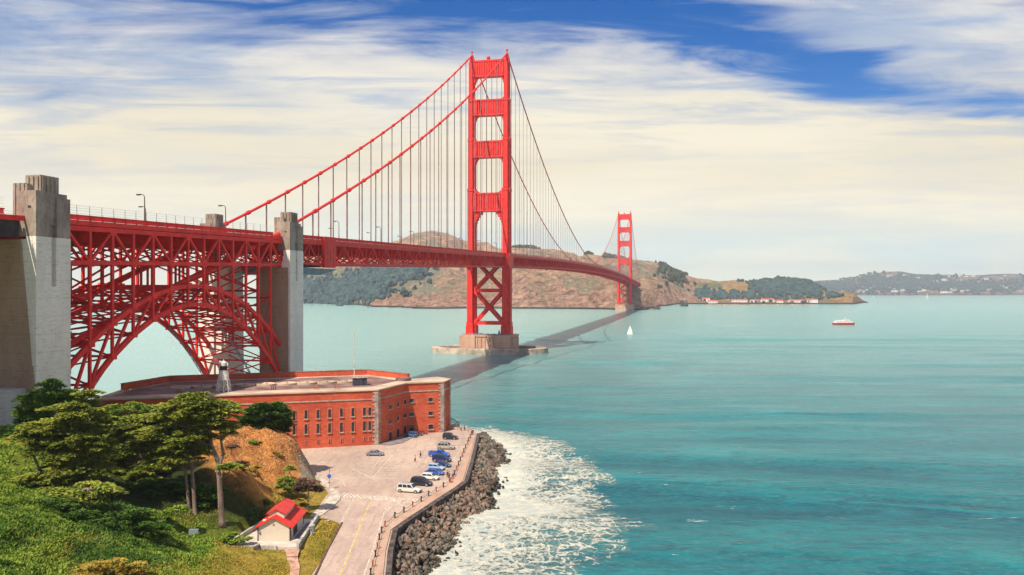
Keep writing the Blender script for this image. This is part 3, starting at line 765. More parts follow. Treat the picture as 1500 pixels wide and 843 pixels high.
# ---- concrete pylons
def pylon(sc, side, gz, zt):
    """one of the pair at station sc; side +1 is the one nearer the open water"""
    L = 9.6; o1 = side*17.2; o0 = side*6.2; oc = side*12.0
    body = MB()
    def bx(m, sa, sb, oa, ob, za, zb, bat=0.0):
        oa, ob = sorted((oa, ob)); sa, sb = sorted((sa, sb))
        lo = [B(sa-bat,oa-bat,za),B(sa-bat,ob+bat,za),B(sb+bat,ob+bat,za),B(sb+bat,oa-bat,za)]
        hi = [B(sa,oa,zb),B(sa,ob,zb),B(sb,ob,zb),B(sb,oa,zb)]
        m.add(lo+hi, [(3,2,1,0),(4,5,6,7),(0,1,5,4),(1,2,6,5),(2,3,7,6),(3,0,4,7)])
    s0, s1 = sc-L/2, sc+L/2
    zc = zt-9.6                       # where the weathered cap begins
    g0, g1 = sc-.7, sc+.7             # groove in the outer face
    gi = o1-side*.9
    zl = zc-.6 if sc < -400 else zc-4
    bx(body, s0, s1, o0, gi, gz, zl, .35)
    bx(body, s0, s1, side*14.75, gi, zl, zc)
    bx(body, s0, g0, gi, o1, gz+4, zc); bx(body, g1, s1, gi, o1, gz+4, zc); bx(body, g0, g1, gi, o1, gz+4, zc-10.5)
    p = body.build('pylon', CONC, bridge)
    if sc < -400:      # brown triangle: the deck's shade put into colour on the landward face
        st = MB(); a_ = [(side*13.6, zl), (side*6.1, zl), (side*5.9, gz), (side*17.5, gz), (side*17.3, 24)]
        st.add([B(s0-.42-.35*0, o_, z_) for o_, z_ in a_]+[B(s0+.3, o_, z_) for o_, z_ in a_], [tuple(range(5)), tuple(range(9,4,-1))]+[(i,(i+1)%5,5+(i+1)%5,5+i) for i in range(5)]); st.build('painted_shade_face', CONC_BR, p)
    if sc > -400 and side > 0:  # brown slab paints shade and red bounce onto this leg's landward face
        st = MB(); bx(st, s0-.48, s0+.3, side*6.1, side*16.6, gz, 55); st.build('painted_shade_face', CONC_BR, p)
    cap = MB()
    ci = side*12.9
    bx(cap, s0+.05, s1-.05, ci, gi, zc+.01, zt)
    bx(cap, s0+.05, g0-.25, gi, o1-side*.05, zc+.01, zt); bx(cap, g1+.25, s1-.05, gi, o1-side*.05, zc+.01, zt-1.0)
    bx(cap, g0-.25, g1+.25, gi, o1-side*.5, zc+2.6, zt)
    # stepped crown with vertical ribs
    bx(cap, s0+2.2, s1-2.4, ci-side*.4, o1-side*.9, zt-.2, zt+3.5)
    for k in range(4): q = s0+2.5+k*1.2; bx(cap, q, q+.6, ci-side*.6, o1-side*.7, zt-.2, zt+3.3)
    for k in range(3): q = ci+side*(k*1.15); bx(cap, s0+1.95, s1-2.15, q, q+side*.6, zt-.2, zt+3.2)
    bx(cap, s0+.5, s0+2.6, ci-side*1.9, ci+side*1.6, zc+2, zt+1.4)
    for k in range(3): q = ci-side*1.7+side*k*1.1; bx(cap, s0+.3, s0+2.6, q, q+side*.55, zc+2, zt+1.6)
    c = cap.build('pylon_cap', CONC_TOP, p); c.parent = p
    ws = MB(); bx(ws, s0-.06, s0+.1, side*15.2, side*15.9, zt-3.6, zt-3.2); w = ws.build('vent', WINM, p)
    return p
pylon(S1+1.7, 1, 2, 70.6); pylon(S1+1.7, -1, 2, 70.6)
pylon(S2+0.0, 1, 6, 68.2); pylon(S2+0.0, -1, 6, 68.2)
# anchorage wall between and behind the nearest pylons
m = MB()
def bx2(m, sa, sb, oa, ob, za, zb):
    m.add([B(sa,oa,za),B(sa,ob,za),B(sb,ob,za),B(sb,oa,za),B(sa,oa,zb),B(sa,ob,zb),B(sb,ob,zb),B(sb,oa,zb)], [(3,2,1,0),(4,5,6,7),(0,1,5,4),(1,2,6,5),(2,3,7,6),(3,0,4,7)])
bx2(m, S2-4.2, S2+4.2, -6.5, 6.5, 5, 52.8); m.build('pylon_wall', CONC_BR, bridge)
m = MB()
bx2(m, S2-16, S2-5.3, -17, 15.4, 8, 27); bx2(m, S2-22, S2-16.1, -17, 12.4, 8, 23)
for k in range(9): bx2(m, S2-16.3, S2-16.05, -16+k*3.4, -14.6+k*3.4, 23, 26.6)
m.build('anchorage', board_concrete('anchorage_concrete', (.40,.36,.32,1), (.52,.48,.43,1), (.2,.15,.12,1)), bridge)

# ---- street lamps on the bridge
def make_lamp():
    t = thing('street_lamp', 'x', 'street lamp')
    m = MB(); m.lathe((0,0,0), [(.28,0),(.28,.5),(.17,.6),(.12,7.4)], 8); m.tube([(0,0,7.3),(-.15,0,7.9),(-.6,0,8.25),(-1.3,0,8.3)], [.12,.11,.1,.09], 8); m.build('post', LAMPM, t)
    m = MB(); m.box((-1.75,0,8.25), (1.25,.5,.3)); m.box((-1.8,0,8.07),(.95,.38,.12)); m.build('lamp_head', LAMPM, t, bevel=.06); return t
lamp0 = make_lamp(); first = True
LE = [71.7, 34.6]+[-46-44.7*k for k in range(7)]; LW = [37.8]+[-50-45*k for k in range(7)]
spots = [(-343-t, 1) for t in LE]+[(-343-t, -1) for t in LW]+[(20+45.7*k, q) for k in range(27) for q in (1, -1)]
for s, side in spots:
    l = lamp0 if first else copy_tree(lamp0); first = False
    l.location = B(s, side*12.6, road(s)+.25); l.rotation_euler.z = BRZ+(0 if side > 0 else 0)
    l['group'] = 'street lamps along the bridge deck'
    if s == -343-71.7: l['label'] = 'tallest bronze street lamp over the arch, nearest the big left pylon'
    elif s == -343-34.6: l['label'] = 'single bronze street lamp standing over the right half of the arch'
    elif s == -343-37.8: l['label'] = 'shorter looking bronze lamp on the far kerb just left of the tallest arch lamp'
    elif s < 0 and side > 0: l['label'] = 'bronze street lamp on the near kerb between the pylon and the near tower'
    elif s < 0: l['label'] = 'bronze street lamp on the far kerb between the pylon and the near tower'
    else: l['label'] = 'tiny street lamp on the main span beyond the near tower'
# ------------------------------------------------------------------ near ground
def poly_sd(poly, x, y):
    """signed distance (positive inside), vectorised"""
    x = np.asarray(x, float); y = np.asarray(y, float); d = np.full(x.shape, 1e9); ins = np.zeros(x.shape, bool); n = len(poly)
    for i in range(n):
        (x1, y1), (x2, y2) = poly[i], poly[(i+1) % n]; dx, dy = x2-x1, y2-y1
        t = np.clip(((x-x1)*dx+(y-y1)*dy)/(dx*dx+dy*dy+1e-12), 0, 1)
        d = np.minimum(d, np.hypot(x-x1-t*dx, y-y1-t*dy))
        if abs(dy) > 1e-9:
            c = ((y1 > y) != (y2 > y)) & (x < (x2-x1)*(y-y1)/(y2-y1)+x1); ins ^= c
    return np.where(ins, d, -d)
def line_dist(pts, x, y):
    x = np.asarray(x, float); y = np.asarray(y, float); d = np.full(x.shape, 1e9)
    for (x1, y1), (x2, y2) in zip(pts[:-1], pts[1:]):
        dx, dy = x2-x1, y2-y1; t = np.clip(((x-x1)*dx+(y-y1)*dy)/(dx*dx+dy*dy+1e-12), 0, 1)
        d = np.minimum(d, np.hypot(x-x1-t*dx, y-y1-t*dy))
    return d
SEA = [W(*p, 4) for p in [(700,636),(699.5,640),(691,676),(682,706),(672,714),(636,737.5),(603.6,759),(578,777),(571,808),(568,843)]]+[(-17.2,108),(-12,60),(-5,20)]
PAVE = [(-21.5, 262)]+[W(690,629,4)]+SEA+[(-120, 20), (-120, 262)]
def asphalt(name, a, b, crack, sc=1.0):
    m = bpy.data.materials.new(name); m.use_nodes = True; N = NT(m.node_tree); bs = m.node_tree.nodes['Principled BSDF']
    bs.inputs['Roughness'].default_value = .9; bs.inputs['Specular IOR Level'].default_value = .2
    P = N.n('ShaderNodeNewGeometry').outputs['Position']
    c = N.mix(N.ramp(N.noise(P, .06*sc, 5, .6), .35, .65), a, b)
    c = N.mix(N.m('MULTIPLY', N.ramp(N.noise(P, 1.2*sc, 5, .7), .4, .7), .35), c, crack)
    c = N.mix(N.m('MULTIPLY', N.ramp(N.noise(N.mapping(P, (.25,.12,1), (4,2,0), (0,0,R(-30))), 1.0, 6, .72, 1.0), .50, .64), .38), c, crack)
    n = N.noise(N.mapping(P, (.5, .06, 1), rot=(0,0,R(14))), 1.5*sc, 5, .65, .8)      # tyre-worn streaks
    c = N.mix(N.m('MULTIPLY', N.ramp(n, .50, .66), .45), c, crack)
    n = N.noise(P, .22*sc, 2, .5, 2.5)
    c = N.mix(N.m('MULTIPLY', N.ramp(N.m('ABSOLUTE', N.m('SUBTRACT', n, .5)), .0, .012, 1, 0), .45), c, crack)   # seams and patches
    N.L.new(c, bs.inputs['Base Color']); return m
PAVEM = asphalt('parking_asphalt', (.42,.30,.23,1), (.52,.38,.29,1), (.27,.185,.155,1))
WALKM = asphalt('promenade_concrete', (.46,.28,.20,1), (.52,.35,.25,1), (.30,.17,.12,1), 2)
ROADM = asphalt('road_asphalt', (.44,.315,.25,1), (.53,.38,.30,1), (.28,.19,.165,1), 1.5)
WHITE = material('road_paint_white', (.64,.55,.44), .85, .25, 1.2, spec=.15); YEL = material('road_paint_yellow', (.66,.44,.13), .8, .25, 1.2, spec=.2)
KERBM = material('kerb_concrete', (.48,.40,.33), .9, .2, .8); DARKW = material('seawall_stone', (.10,.075,.065), .9, .3, .7, .5, 3)
m = MB(); m.prism(PAVE[::-1], -3, 3.98); tag(m.build('parking_lot', PAVEM), kind='structure')
ROADP = [W(*p, 4) for p in [(499.6,735),(501,766),(480,805),(462,843)]]+[(-28.5,100),(-22,60),(-15,60),(-18.8,100)]+[W(*p, 4) for p in [(536,843),(551,790),(566,744)]]
m = MB(); m.add([(x, y, 3.984) for x, y in ROADP], [tuple(range(len(ROADP)))]); tag(m.build('road', ROADM), kind='structure')
# promenade strip between chain fence and sea wall
INNER = [W(*p, 4) for p in [(687.5,637),(684.3,651),(675,680),(667,698),(659.6,707),(649.6,714.5),(628,727.5),(604.6,743),(578.4,759),(564,772),(555.6,792),(550,816),(543,843)]]+[(-21.2,108),(-16,60)]
OUT2 = [SEA[0]]+SEA[1:12]
m = MB(); pr = INNER+[(x-.7, y) for x, y in OUT2[::-1]]
bm = bmesh.new(); bvs = [bm.verts.new((x, y, 4.0)) for x, y in pr]; f_ = bm.faces.new(bvs); bmesh.ops.triangulate(bm, faces=[f_]); r_ = bmesh.ops.extrude_face_region(bm, geom=bm.faces[:])
for v in [g for g in r_['geom'] if isinstance(g, bmesh.types.BMVert)]: v.co.z += .14
bmesh.ops.recalc_face_normals(bm, faces=bm.faces[:]); me = bpy.data.meshes.new('promenade'); bm.to_mesh(me); bm.free(); me.materials.append(WALKM)
o = bpy.data.objects.new('promenade', me); COL.objects.link(o); tag(o, kind='structure')
def strip(name, pts, w, z0, z1, mat):
    m = MB()
    for i in range(len(pts)-1):
        a, b = Vector((*pts[i], 0)), Vector((*pts[i+1], 0)); d = (b-a).normalized(); n = Vector((-d.y, d.x, 0))*w/2; e = d*.0
        m.add([a-n-e+Vector((0,0,z0)), a+n-e+Vector((0,0,z0)), b+n+e+Vector((0,0,z0)), b-n+e+Vector((0,0,z0)), a-n-e+Vector((0,0,z1)), a+n-e+Vector((0,0,z1)), b+n+e+Vector((0,0,z1)), b-n+e+Vector((0,0,z1))],
              [(0,1,2,3),(7,6,5,4),(0,4,5,1),(1,5,6,2),(2,6,7,3),(3,7,4,0)])
    return m.build(name, mat)
sw = strip('sea_wall', [(x+.1, y) for x, y in SEA[:12]], .9, -2, 4.22, DARKW); tag(sw, 'dark stone sea wall edging the promenade above the boulders', 'wall')
tag(strip('kerb', [W(*p,4) for p in [(501,766),(480,805),(462,843)]]+[(-28.4,100),(-22,60)], .3, 3.9, 4.14, material('kerb_dark', (.13,.06,.045), .9, .2, 1)), kind='structure')
tag(strip('kerb', [W(*p,4) for p in [(438,660),(452,690),(466,705),(484,714),(494,720),(498.5,727),(497,733),(488,742),(471.5,755)]], .25, 3.9, 4.14, KERBM), kind='structure')
m = MB(); sp = [W(*p,4) for p in [(480,705),(484,714),(494,720),(498,727),(496,733),(488,742),(471.5,755),(455,764),(447,764),(450,760),(468,744),(482,729),(485,722),(478,713),(466,702),(455,695)]]
m.add([(x,y,4.12) for x,y in sp], [tuple(range(len(sp)))]); tag(m.build('sidewalk', material('sidewalk_concrete', (.50,.42,.34), .9, .15, .6)), kind='structure')

# painted markings
mk = MB(); mky = MB()
def mark(m, a, b, w, z=3.989):
    a = Vector((*W(*a, 4), z)); b = Vector((*W(*b, 4), z)); d = (b-a).normalized(); n = Vector((-d.y, d.x, 0))*w/2
    m.quad(a-n, b-n, b+n, a+n)
lerp = lambda a, b, f: (a[0]+(b[0]-a[0])*f, a[1]+(b[1]-a[1])*f)
for k in range(22):
    a = lerp((505,722.4), (612,731.5), k/21); b = lerp((498,727.6), (601,737.5), k/21); mark(mk, a, b, .34)
for seg in [((559.6,669),(545,688)), ((575.5,666),(545,701)), ((545,701),(580,701.5)), ((516,687),(545,701))]: mark(mk, *seg, .16)
for k in range(9): mark(mk, lerp((518,687.5),(543,700.2),k/9), lerp((545,688),(547,699),k/9), .13)
for k in range(10):
    a = lerp((558,671),(534,690),k/9); mark(mk, a, (a[0]-26+k*1.2, a[1]+.6), .12) if k < 6 else None
    a = lerp((574,668),(547,699),k/9); mark(mk, a, (a[0]+31, a[1]+.7), .12)
for k in range(5): mark(mk, (501+k*2.2, 730+k*3.6), (515-k*.2, 731.5+k*3.4), .14)
for pa, pb in [((518,731),(500,765)), ((500,765),(470,830)), ((565,744),(551,790)), ((551,790),(533,843)), ((690,640),(634,712)), ((634,712),(575,742)), ((575,742),(561,752)), ((460,690),(500,703)),
               ((500,703),(506,712)), ((466,662),(445,664)), ((478,679),(470,676)), ((511,698.5),(517,700)), ((488,700),(497,702.5))]: mark(mk, pa, pb, .14)
for k in range(14):
    y = 632+k*7.6; x = 690-(y-640)*.80; mark(mk, (x, y), (x-17, y-1.6), .12) if y < 722 else None
tag(mk.build('road_marking', WHITE), kind='structure')
mark(mky, (541.6,736.6), (498,843), .2, 3.990); tag(mky.build('road_marking', YEL), kind='structure')

# -------- hillside
CP = []
def cp(px, py, d): v = Wd(px, py, d); CP.append((v.x, v.y, v.z))
for a in [(0,625,165),(0,700,130),(0,843,95),(60,780,108),(100,843,100),(200,843,105),(280,843,112),(330,843,118),(390,843,121),(450,843,123),(60,700,136),(100,725,131),(140,735,127),(170,790,116),(240,775,129),(285,757,138),
          (325,768,137),(340,800,131),(370,803,133),(435,806,133),(360,700,150),(350,650,172),(340,635,182),(400,633,190),(430,641,188),(443,669,183),(455,698,186),(410,760,152),(450,745,160),(470,735,168),(420,730,165),(400,690,172),
          (310,640,180),(260,620,178),(180,640,165),(100,620,172),(200,700,150),(470,790,137.5),(500,768,150),(60,650,150),(120,690,140)]: cp(*a)
CP += [(-58,222,4.0),(-62,212,5),(-90,200,12),(-130,190,20),(-48,196,4.2),(-50,205,4),(-52,214,4),(-110,210,17),(-160,160,24),(-170,220,20),(-120,100,26),(-90,60,30),(-60,70,20),(-45,90,11),(-30,90,4.5),(-30,60,5),(-60,30,33),(-30,30,24),(-150,30,40),(-200,100,38),(-210,200,30),
       (-40.5,141,4.9),(-46,148,5),(-38,150,4.7),(-46,134,4.8),(-36,135,4.5)]
CP = np.array(CP)
def tps_fit(P, lam=.02):
    X = P[:, :2]/50; n = len(P); d = np.hypot(X[:,None,0]-X[None,:,0], X[:,None,1]-X[None,:,1]); K = np.where(d > 0, d*d*np.log(d+1e-12), 0)+np.eye(n)*lam*.02
    Q = np.hstack([np.ones((n,1)), X]); M = np.zeros((n+3, n+3)); M[:n,:n] = K; M[:n,n:] = Q; M[n:,:n] = Q.T
    return np.linalg.solve(M, np.concatenate([P[:,2], np.zeros(3)]))
TW_ = tps_fit(CP)
LAND = [(-60,222)]+[W(*p,4) for p in [(438,661),(452,690),(466,703),(478,714),(484.5,723),(468,744),(464,754),(466,757.5),(501,766),(481,805),(462,843)]]+[(-28.6,100),(-22,60),(-15,10),(-260,10),(-260,235),(-112,235),(-112,209),(-60,219)]
def tz(x, y):
    x = np.atleast_1d(np.asarray(x, float)); y = np.atleast_1d(np.asarray(y, float)); z = np.full(x.shape, TW_[-3])+TW_[-2]*x/50+TW_[-1]*y/50
    for i in range(len(CP)):
        d = np.hypot(x-CP[i,0], y-CP[i,1])/50; z = z+TW_[i]*np.where(d > 0, d*d*np.log(d+1e-12), 0)
    sd = poly_sd(LAND, x, y)
    rough = np.clip(sd/6, 0, 1); flat = np.exp(-(((x+41)/9)**2+((y-140)/13)**2))
    knoll = np.exp(-(((x+55)/13)**2+((y-172)/20)**2)**2)
    z = z+((1-ridged(x*.11+2, y*.11, 4))*-3.4+1.3)*knoll*rough+(fbm(x*.5+30, y*.5, 4)-.5)*1.2*knoll*rough
    z = z+((fbm(x*.30+3, y*.30, 4)-.5)*2.3+(fbm(x*1.2, y*1.2+8, 3)-.5)*.5)*rough*(1-flat)
    z = np.maximum(z, 4.05+.3*rough)
    k = np.clip(sd/.7+.5, 0, 1)
    z = 3.2*(1-k)+z*k
    pad = (np.abs(x+41.0) < 6.0) & (np.abs(y-141.3) < 8.4)
    return np.where(pad, np.minimum(z, 4.85), z)
def tz1(x, y): return float(tz([x], [y])[0])
xs = np.concatenate([np.arange(-260, -110, 3.0), np.arange(-110, -20, .62)]); ys = np.concatenate([np.arange(14, 88, 3.0), np.arange(88, 236, .62)])
GX, GY = np.meshgrid(xs, ys); GZ = tz(GX.ravel(), GY.ravel()).reshape(GX.shape)
gpx = GX/GY*F+CX; gpy = HY+(CZ-GZ)/GY*F
m = MB(); nx = len(xs); ny = len(ys); m.v = list(zip(GX.ravel().tolist(), GY.ravel().tolist(), GZ.ravel().tolist()))
keep = GZ > 3.3
m.f = [(j*nx+i, j*nx+i+1, (j+1)*nx+i+1, (j+1)*nx+i) for j in range(ny-1) for i in range(nx-1) if keep[j,i] or keep[j,i+1] or keep[j+1,i+1] or keep[j+1,i]]; m.mi = [0]*len(m.f)
# cover painted by where each kind of ground grows
def cover(px, py, x, y, n):
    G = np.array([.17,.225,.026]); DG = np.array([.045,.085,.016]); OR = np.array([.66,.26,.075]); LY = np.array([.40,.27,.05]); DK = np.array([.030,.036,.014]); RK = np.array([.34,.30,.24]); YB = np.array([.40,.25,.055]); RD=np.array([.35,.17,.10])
    def w(cx, cy, a, b, s=1.0): return s*np.exp(-(((px-cx)/a)**2+((py-cy)/b)**2)**1.5)
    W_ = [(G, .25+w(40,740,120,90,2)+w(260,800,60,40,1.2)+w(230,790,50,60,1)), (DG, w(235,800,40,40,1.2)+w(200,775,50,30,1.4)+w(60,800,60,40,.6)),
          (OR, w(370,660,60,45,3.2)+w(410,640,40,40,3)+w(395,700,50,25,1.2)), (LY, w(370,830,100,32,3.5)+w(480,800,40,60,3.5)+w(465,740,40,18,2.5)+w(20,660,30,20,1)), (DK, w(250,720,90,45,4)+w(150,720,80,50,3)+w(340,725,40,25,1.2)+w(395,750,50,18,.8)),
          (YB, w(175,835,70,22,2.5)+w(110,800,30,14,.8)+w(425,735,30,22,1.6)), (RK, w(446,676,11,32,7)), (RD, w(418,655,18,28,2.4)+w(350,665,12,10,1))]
    tot = sum(k for _, k in W_); c = sum(k[...,None]*v for v, k in W_)/tot[...,None]
    return c
nn = fbm(GX*.5, GY*.5, 4)
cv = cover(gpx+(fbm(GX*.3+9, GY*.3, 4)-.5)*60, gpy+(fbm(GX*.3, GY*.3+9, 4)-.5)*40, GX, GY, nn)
GM = bpy.data.materials.new('hillside_ground'); GM.use_nodes = True; N = NT(GM.node_tree); bs = GM.node_tree.nodes['Principled BSDF']
at = N.n('ShaderNodeAttribute', attribute_name='cover'); P = N.n('ShaderNodeNewGeometry').outputs['Position']
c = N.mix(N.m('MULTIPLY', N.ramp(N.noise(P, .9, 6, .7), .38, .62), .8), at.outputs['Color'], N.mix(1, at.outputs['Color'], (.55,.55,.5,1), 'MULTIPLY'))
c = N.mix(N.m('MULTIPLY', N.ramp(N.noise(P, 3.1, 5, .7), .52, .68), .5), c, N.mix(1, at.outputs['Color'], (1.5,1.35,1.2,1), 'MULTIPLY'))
N.L.new(c, bs.inputs['Base Color']); bs.inputs['Roughness'].default_value = .95; bs.inputs['Specular IOR Level'].default_value = .1
bp = N.n('ShaderNodeBump'); bp.inputs['Strength'].default_value = 1; bp.inputs['Distance'].default_value = .6; N.L.new(N.noise(P, 1.4, 7, .72), bp.inputs['Height']); N.L.new(bp.outputs[0], bs.inputs['Normal'])
o = m.build('ground', GM, smooth=True); tag(o, kind='structure')
ca = o.data.color_attributes.new('cover', 'FLOAT_COLOR', 'POINT'); ca.data.foreach_set('color', np.concatenate([cv.reshape(-1,3), np.ones((cv.reshape(-1,3).shape[0],1))], 1).astype('f').ravel())
# path to the washroom
m = MB(); pts = [(W(428,806,4.6)), (W(428,818,4.6)), (W(432,830,4.4)), (W(431,850,4.3)), (W(430,880,4.3))]
for i in range(4):
    (xa, ya), (xb, yb) = pts[i], pts[i+1]; wa = [1.3,.9,.75,.7,.7][i]; wb = [1.3,.9,.75,.7,.7][i+1]
    [m.quad(*[(xa+(xb-xa)*g_+s_*(wa+(wb-wa)*g_), ya+(yb-ya)*g_, max(tz1(xa+(xb-xa)*g_+q_*wa, ya+(yb-ya)*g_) for q_ in (-1,0,1))+.1) for g_, s_ in ((k_/6,-1),((k_+1)/6,-1),((k_+1)/6,1),(k_/6,1))]) for k_ in range(6)]
tag(m.build('path', material('path_earth', (.50,.27,.19), .95, .15, 1)), kind='structure')

# ------------------------------------------------------------------ fort
def brick(name, a, b, dk):
    m = bpy.data.materials.new(name); m.use_nodes = True; N = NT(m.node_tree); bs = m.node_tree.nodes['Principled BSDF']
    bs.inputs['Roughness'].default_value = .9; bs.inputs['Specular IOR Level'].default_value = .15
    P = N.n('ShaderNodeNewGeometry').outputs['Position']
    c = N.mix(N.ramp(N.noise(N.mapping(P, (1,1,1.5)), .14, 6, .65), .35, .65), a, b)
    c = N.mix(N.m('MULTIPLY', N.ramp(N.noise(N.mapping(P, (.5,.5,3.2)), 1.1, 6, .75), .46, .66), .65), c, dk)
    c = N.mix(N.m('MULTIPLY', N.ramp(N.noise(N.mapping(P, (1.3,1.3,.15)), 1.0, 5, .7), .60, .74), .38), c, (.62,.40,.30,1))
    N.L.new(c, bs.inputs['Base Color']); bp = N.n('ShaderNodeBump'); bp.inputs['Strength'].default_value = .5; bp.inputs['Distance'].default_value = .12
    N.L.new(N.noise(N.mapping(P, (1,1,3)), 2.5, 5, .7), bp.inputs['Height']); N.L.new(bp.outputs[0], bs.inputs['Normal']); return m
BRICK = brick('fort_brick', (.50,.085,.042,1), (.62,.13,.062,1), (.26,.035,.022,1))
GRAN = material('granite_trim', (.42,.30,.235), .85, .18, .8); TOPM = material('fort_roof_render', (.52,.38,.27), .9, .15, .12, .2, 2); TERR = material('fort_terreplein', (.24,.135,.115), .9, .25, .15)
fA, fB, fC, fD = (-37.6,226.9), (-31.8,243.0), (-20.9,247.0), (-19.4,254.0)
fE, fG, fHh, fI, fJ, fK = (-24,259.5), (-32.3,252.5), (-47.5,266), (-104.5,246), (-109,226), (-107,205.8)
FP = [fA, fB, fC, fD, fE, fG, fHh, fI, fJ, fK]
fort = thing('brick_fort', 'red brick fort with slit windows and pale flat roof under the bridge arch', 'fort')
m = MB(); m.prism(FP, 3, 19.15); m.build('wall', BRICK, fort)
def off_poly(poly, d):
    n = len(poly); out = []
    for i in range(n):
        p0, p1, p2 = Vector(poly[i-1]), Vector(poly[i]), Vector(poly[(i+1) % n]); a = (p1-p0).normalized(); b = (p2-p1).normalized()
        na, nb = Vector((a.y,-a.x)), Vector((b.y,-b.x)); k = (na+nb); k = k/max(.25, k.length_squared)*2; out.append((p1.x+k.x*d, p1.y+k.y*d))
    return out
m = MB(); m.prism(off_poly(FP, .3), 19.15, 19.5); m.build('roof', TOPM, fort)
m = MB(); m.prism(off_poly(FP, .16), 16.6, 16.95); m.build('string_course', GRAN, fort)
inn = [(-40.5,233.2),(-34.5,249),(-48,262.5),(-102,243.5),(-106.5,226),(-105,212.3)]
m = MB(); m.prism(inn, 19.4, 19.51); m.build('terreplein', TERR, fort)
m = MB()
for a, b in ((fG, fHh), (fHh, fI), (fI, fJ)):
    a = Vector(a); b = Vector(b); m.bar((a.x, a.y, 20.3), (b.x, b.y, 20.3), .9, 1.7)
m.build('parapet', BRICK, fort)
m = MB()
for a, b in ((fG, fHh), (fHh, fI), (fI, fJ)): m.bar((*a, 21.2), (*b, 21.2), 1.1, .16)
m.build('coping', material('coping_brown', (.33,.17,.12), .9, .2, .5), fort)
def wall_at(P0, P1, px, py):
    r = (px-CX)/F; dx, dy = P1[0]-P0[0], P1[1]-P0[1]; k = (r*P0[1]-P0[0])/(dx-r*dy); x, y = P0[0]+k*dx, P0[1]+k*dy
    return x, y, CZ+(HY-py)*y/F
def opening(P0, P1, px, py, w, h, sill=True, name='window'):
    x, y, z = wall_at(P0, P1, px, py); a = math.atan2(P1[1]-P0[1], P1[0]-P0[0]); m = MB()
    nx_, ny_ = math.sin(a), -math.cos(a)
    if nx_*(-x)+ny_*(-y) < 0: nx_, ny_ = -nx_, -ny_
    m.box((x-nx_*.02, y-ny_*.02, z), (w, .16, h), a); o = m.build(name, WINM, fort)
    m = MB(); t = .22
    for sx in (-1, 1): m.box((x+math.cos(a)*sx*(w/2+t/2)+nx_*.03, y+math.sin(a)*sx*(w/2+t/2)+ny_*.03, z), (t, .26, h+.02), a)
    m.box((x+nx_*.03, y+ny_*.03, z+h/2+.12), (w+2*t, .26, .24), a)
    m.build('frame', material_cache_frame, o)
    if sill: m = MB(); m.box((x+nx_*.1, y+ny_*.1, z-h/2-.14), (w+.5, .42, .28), a); m.build('sill', GRAN, o)
    return o
material_cache_frame = material('window_reveal', (.50,.16,.10), .9, .15, 1)
zx = lambda x, y: (400+x/4.1667, 520+y/4.1667)
fr = [(-88,385,473,541),(-16,380,468,537),(56,375,463,533),(128,370,458,530),(201,365,454,536),(274,362,450,531),(345,358,447,527),(417,353,443,523),(487,350,440,519),(557,347,435,515),(590,346,433,513)]
for x, a, b, c in fr:
    opening(fK, fA, *zx(x, a), .75, 2.3); opening(fK, fA, *zx(x, b), .75, 2.6); opening(fK, fA, *zx(x, c), .28, 1.0, False)
for x, a, b, c in [(713,318,407,497),(761,303,389,476),(804,288,371,458)]:
    opening(fA, fB, *zx(x, a), 1.5, 1.2); opening(fA, fB, *zx(x, b), 1.5, 1.2); opening(fA, fB, *zx(x, c), 1.7, 2.3, False, 'door')
for x, a, b in [(845,279,362),(961,274,358)]: opening(fB, fC, *zx(x, a), 1.35, 1.05); opening(fB, fC, *zx(x, b), 1.35, 1.05)
opening(fB, fC, *zx(845,447), 1.5, 1.9, False, 'door'); opening(fB, fC, *zx(962,440), 1.5, 1.4)
def quoin(P, Q, Rr, z0=3.5, z1=19.1):
    m = MB(); z = z0; k = 0
    for T, base in ((Q, 0), (Rr, 1)):
        a = math.atan2(T[1]-P[1], T[0]-P[0]); z = z0; k = base
        while z < z1-.2:
            L = 1.5 if k % 2 else .95; m.box((P[0]+math.cos(a)*L/2, P[1]+math.sin(a)*L/2, z+.26), (L+.12, .3, .5), a); z += .55; k += 1
    m.build('quoin', GRAN, fort)
quoin(fA, fK, fB); quoin(fC, fB, fD); quoin(fD, fC, fE)
for k in range(9):
    f = k/8; x = -94+44*f; y = 229.5+14*f; m = MB(); m.lathe((x, y, 19.5), [(2.9,0),(2.9,.55),(2.5,.6),(2.4,.35),(.5,.35),(.5,.8),(.1,.85)], 20); m.build('gun_mount', TOPM, fort)
m = MB(); m.lathe((-33.5, 249, 19.5), [(2.4,0),(2.4,.8),(2.0,.9),(.2,.9)], 18); m.build('gun_mount', TERR, fort)
RUSTM = material('rusty_iron', (.42,.13,.06), .8, .2, 2)
for px in (185, 262, 336, 463, 494, 401):
    x, y = W(px, 575.5 if px < 300 else 572.5-(px-330)*.012, 19.5)
    m = MB()
    for q in (-.55, 0, .55): m.box((x+q, y, 20.1), (.16, .16, 1.2))
    if px != 401: m.box((x, y, 20.3), (1.2, .12, .14))
    m.build('parapet_post', RUSTM if px != 401 else WINM, fort)
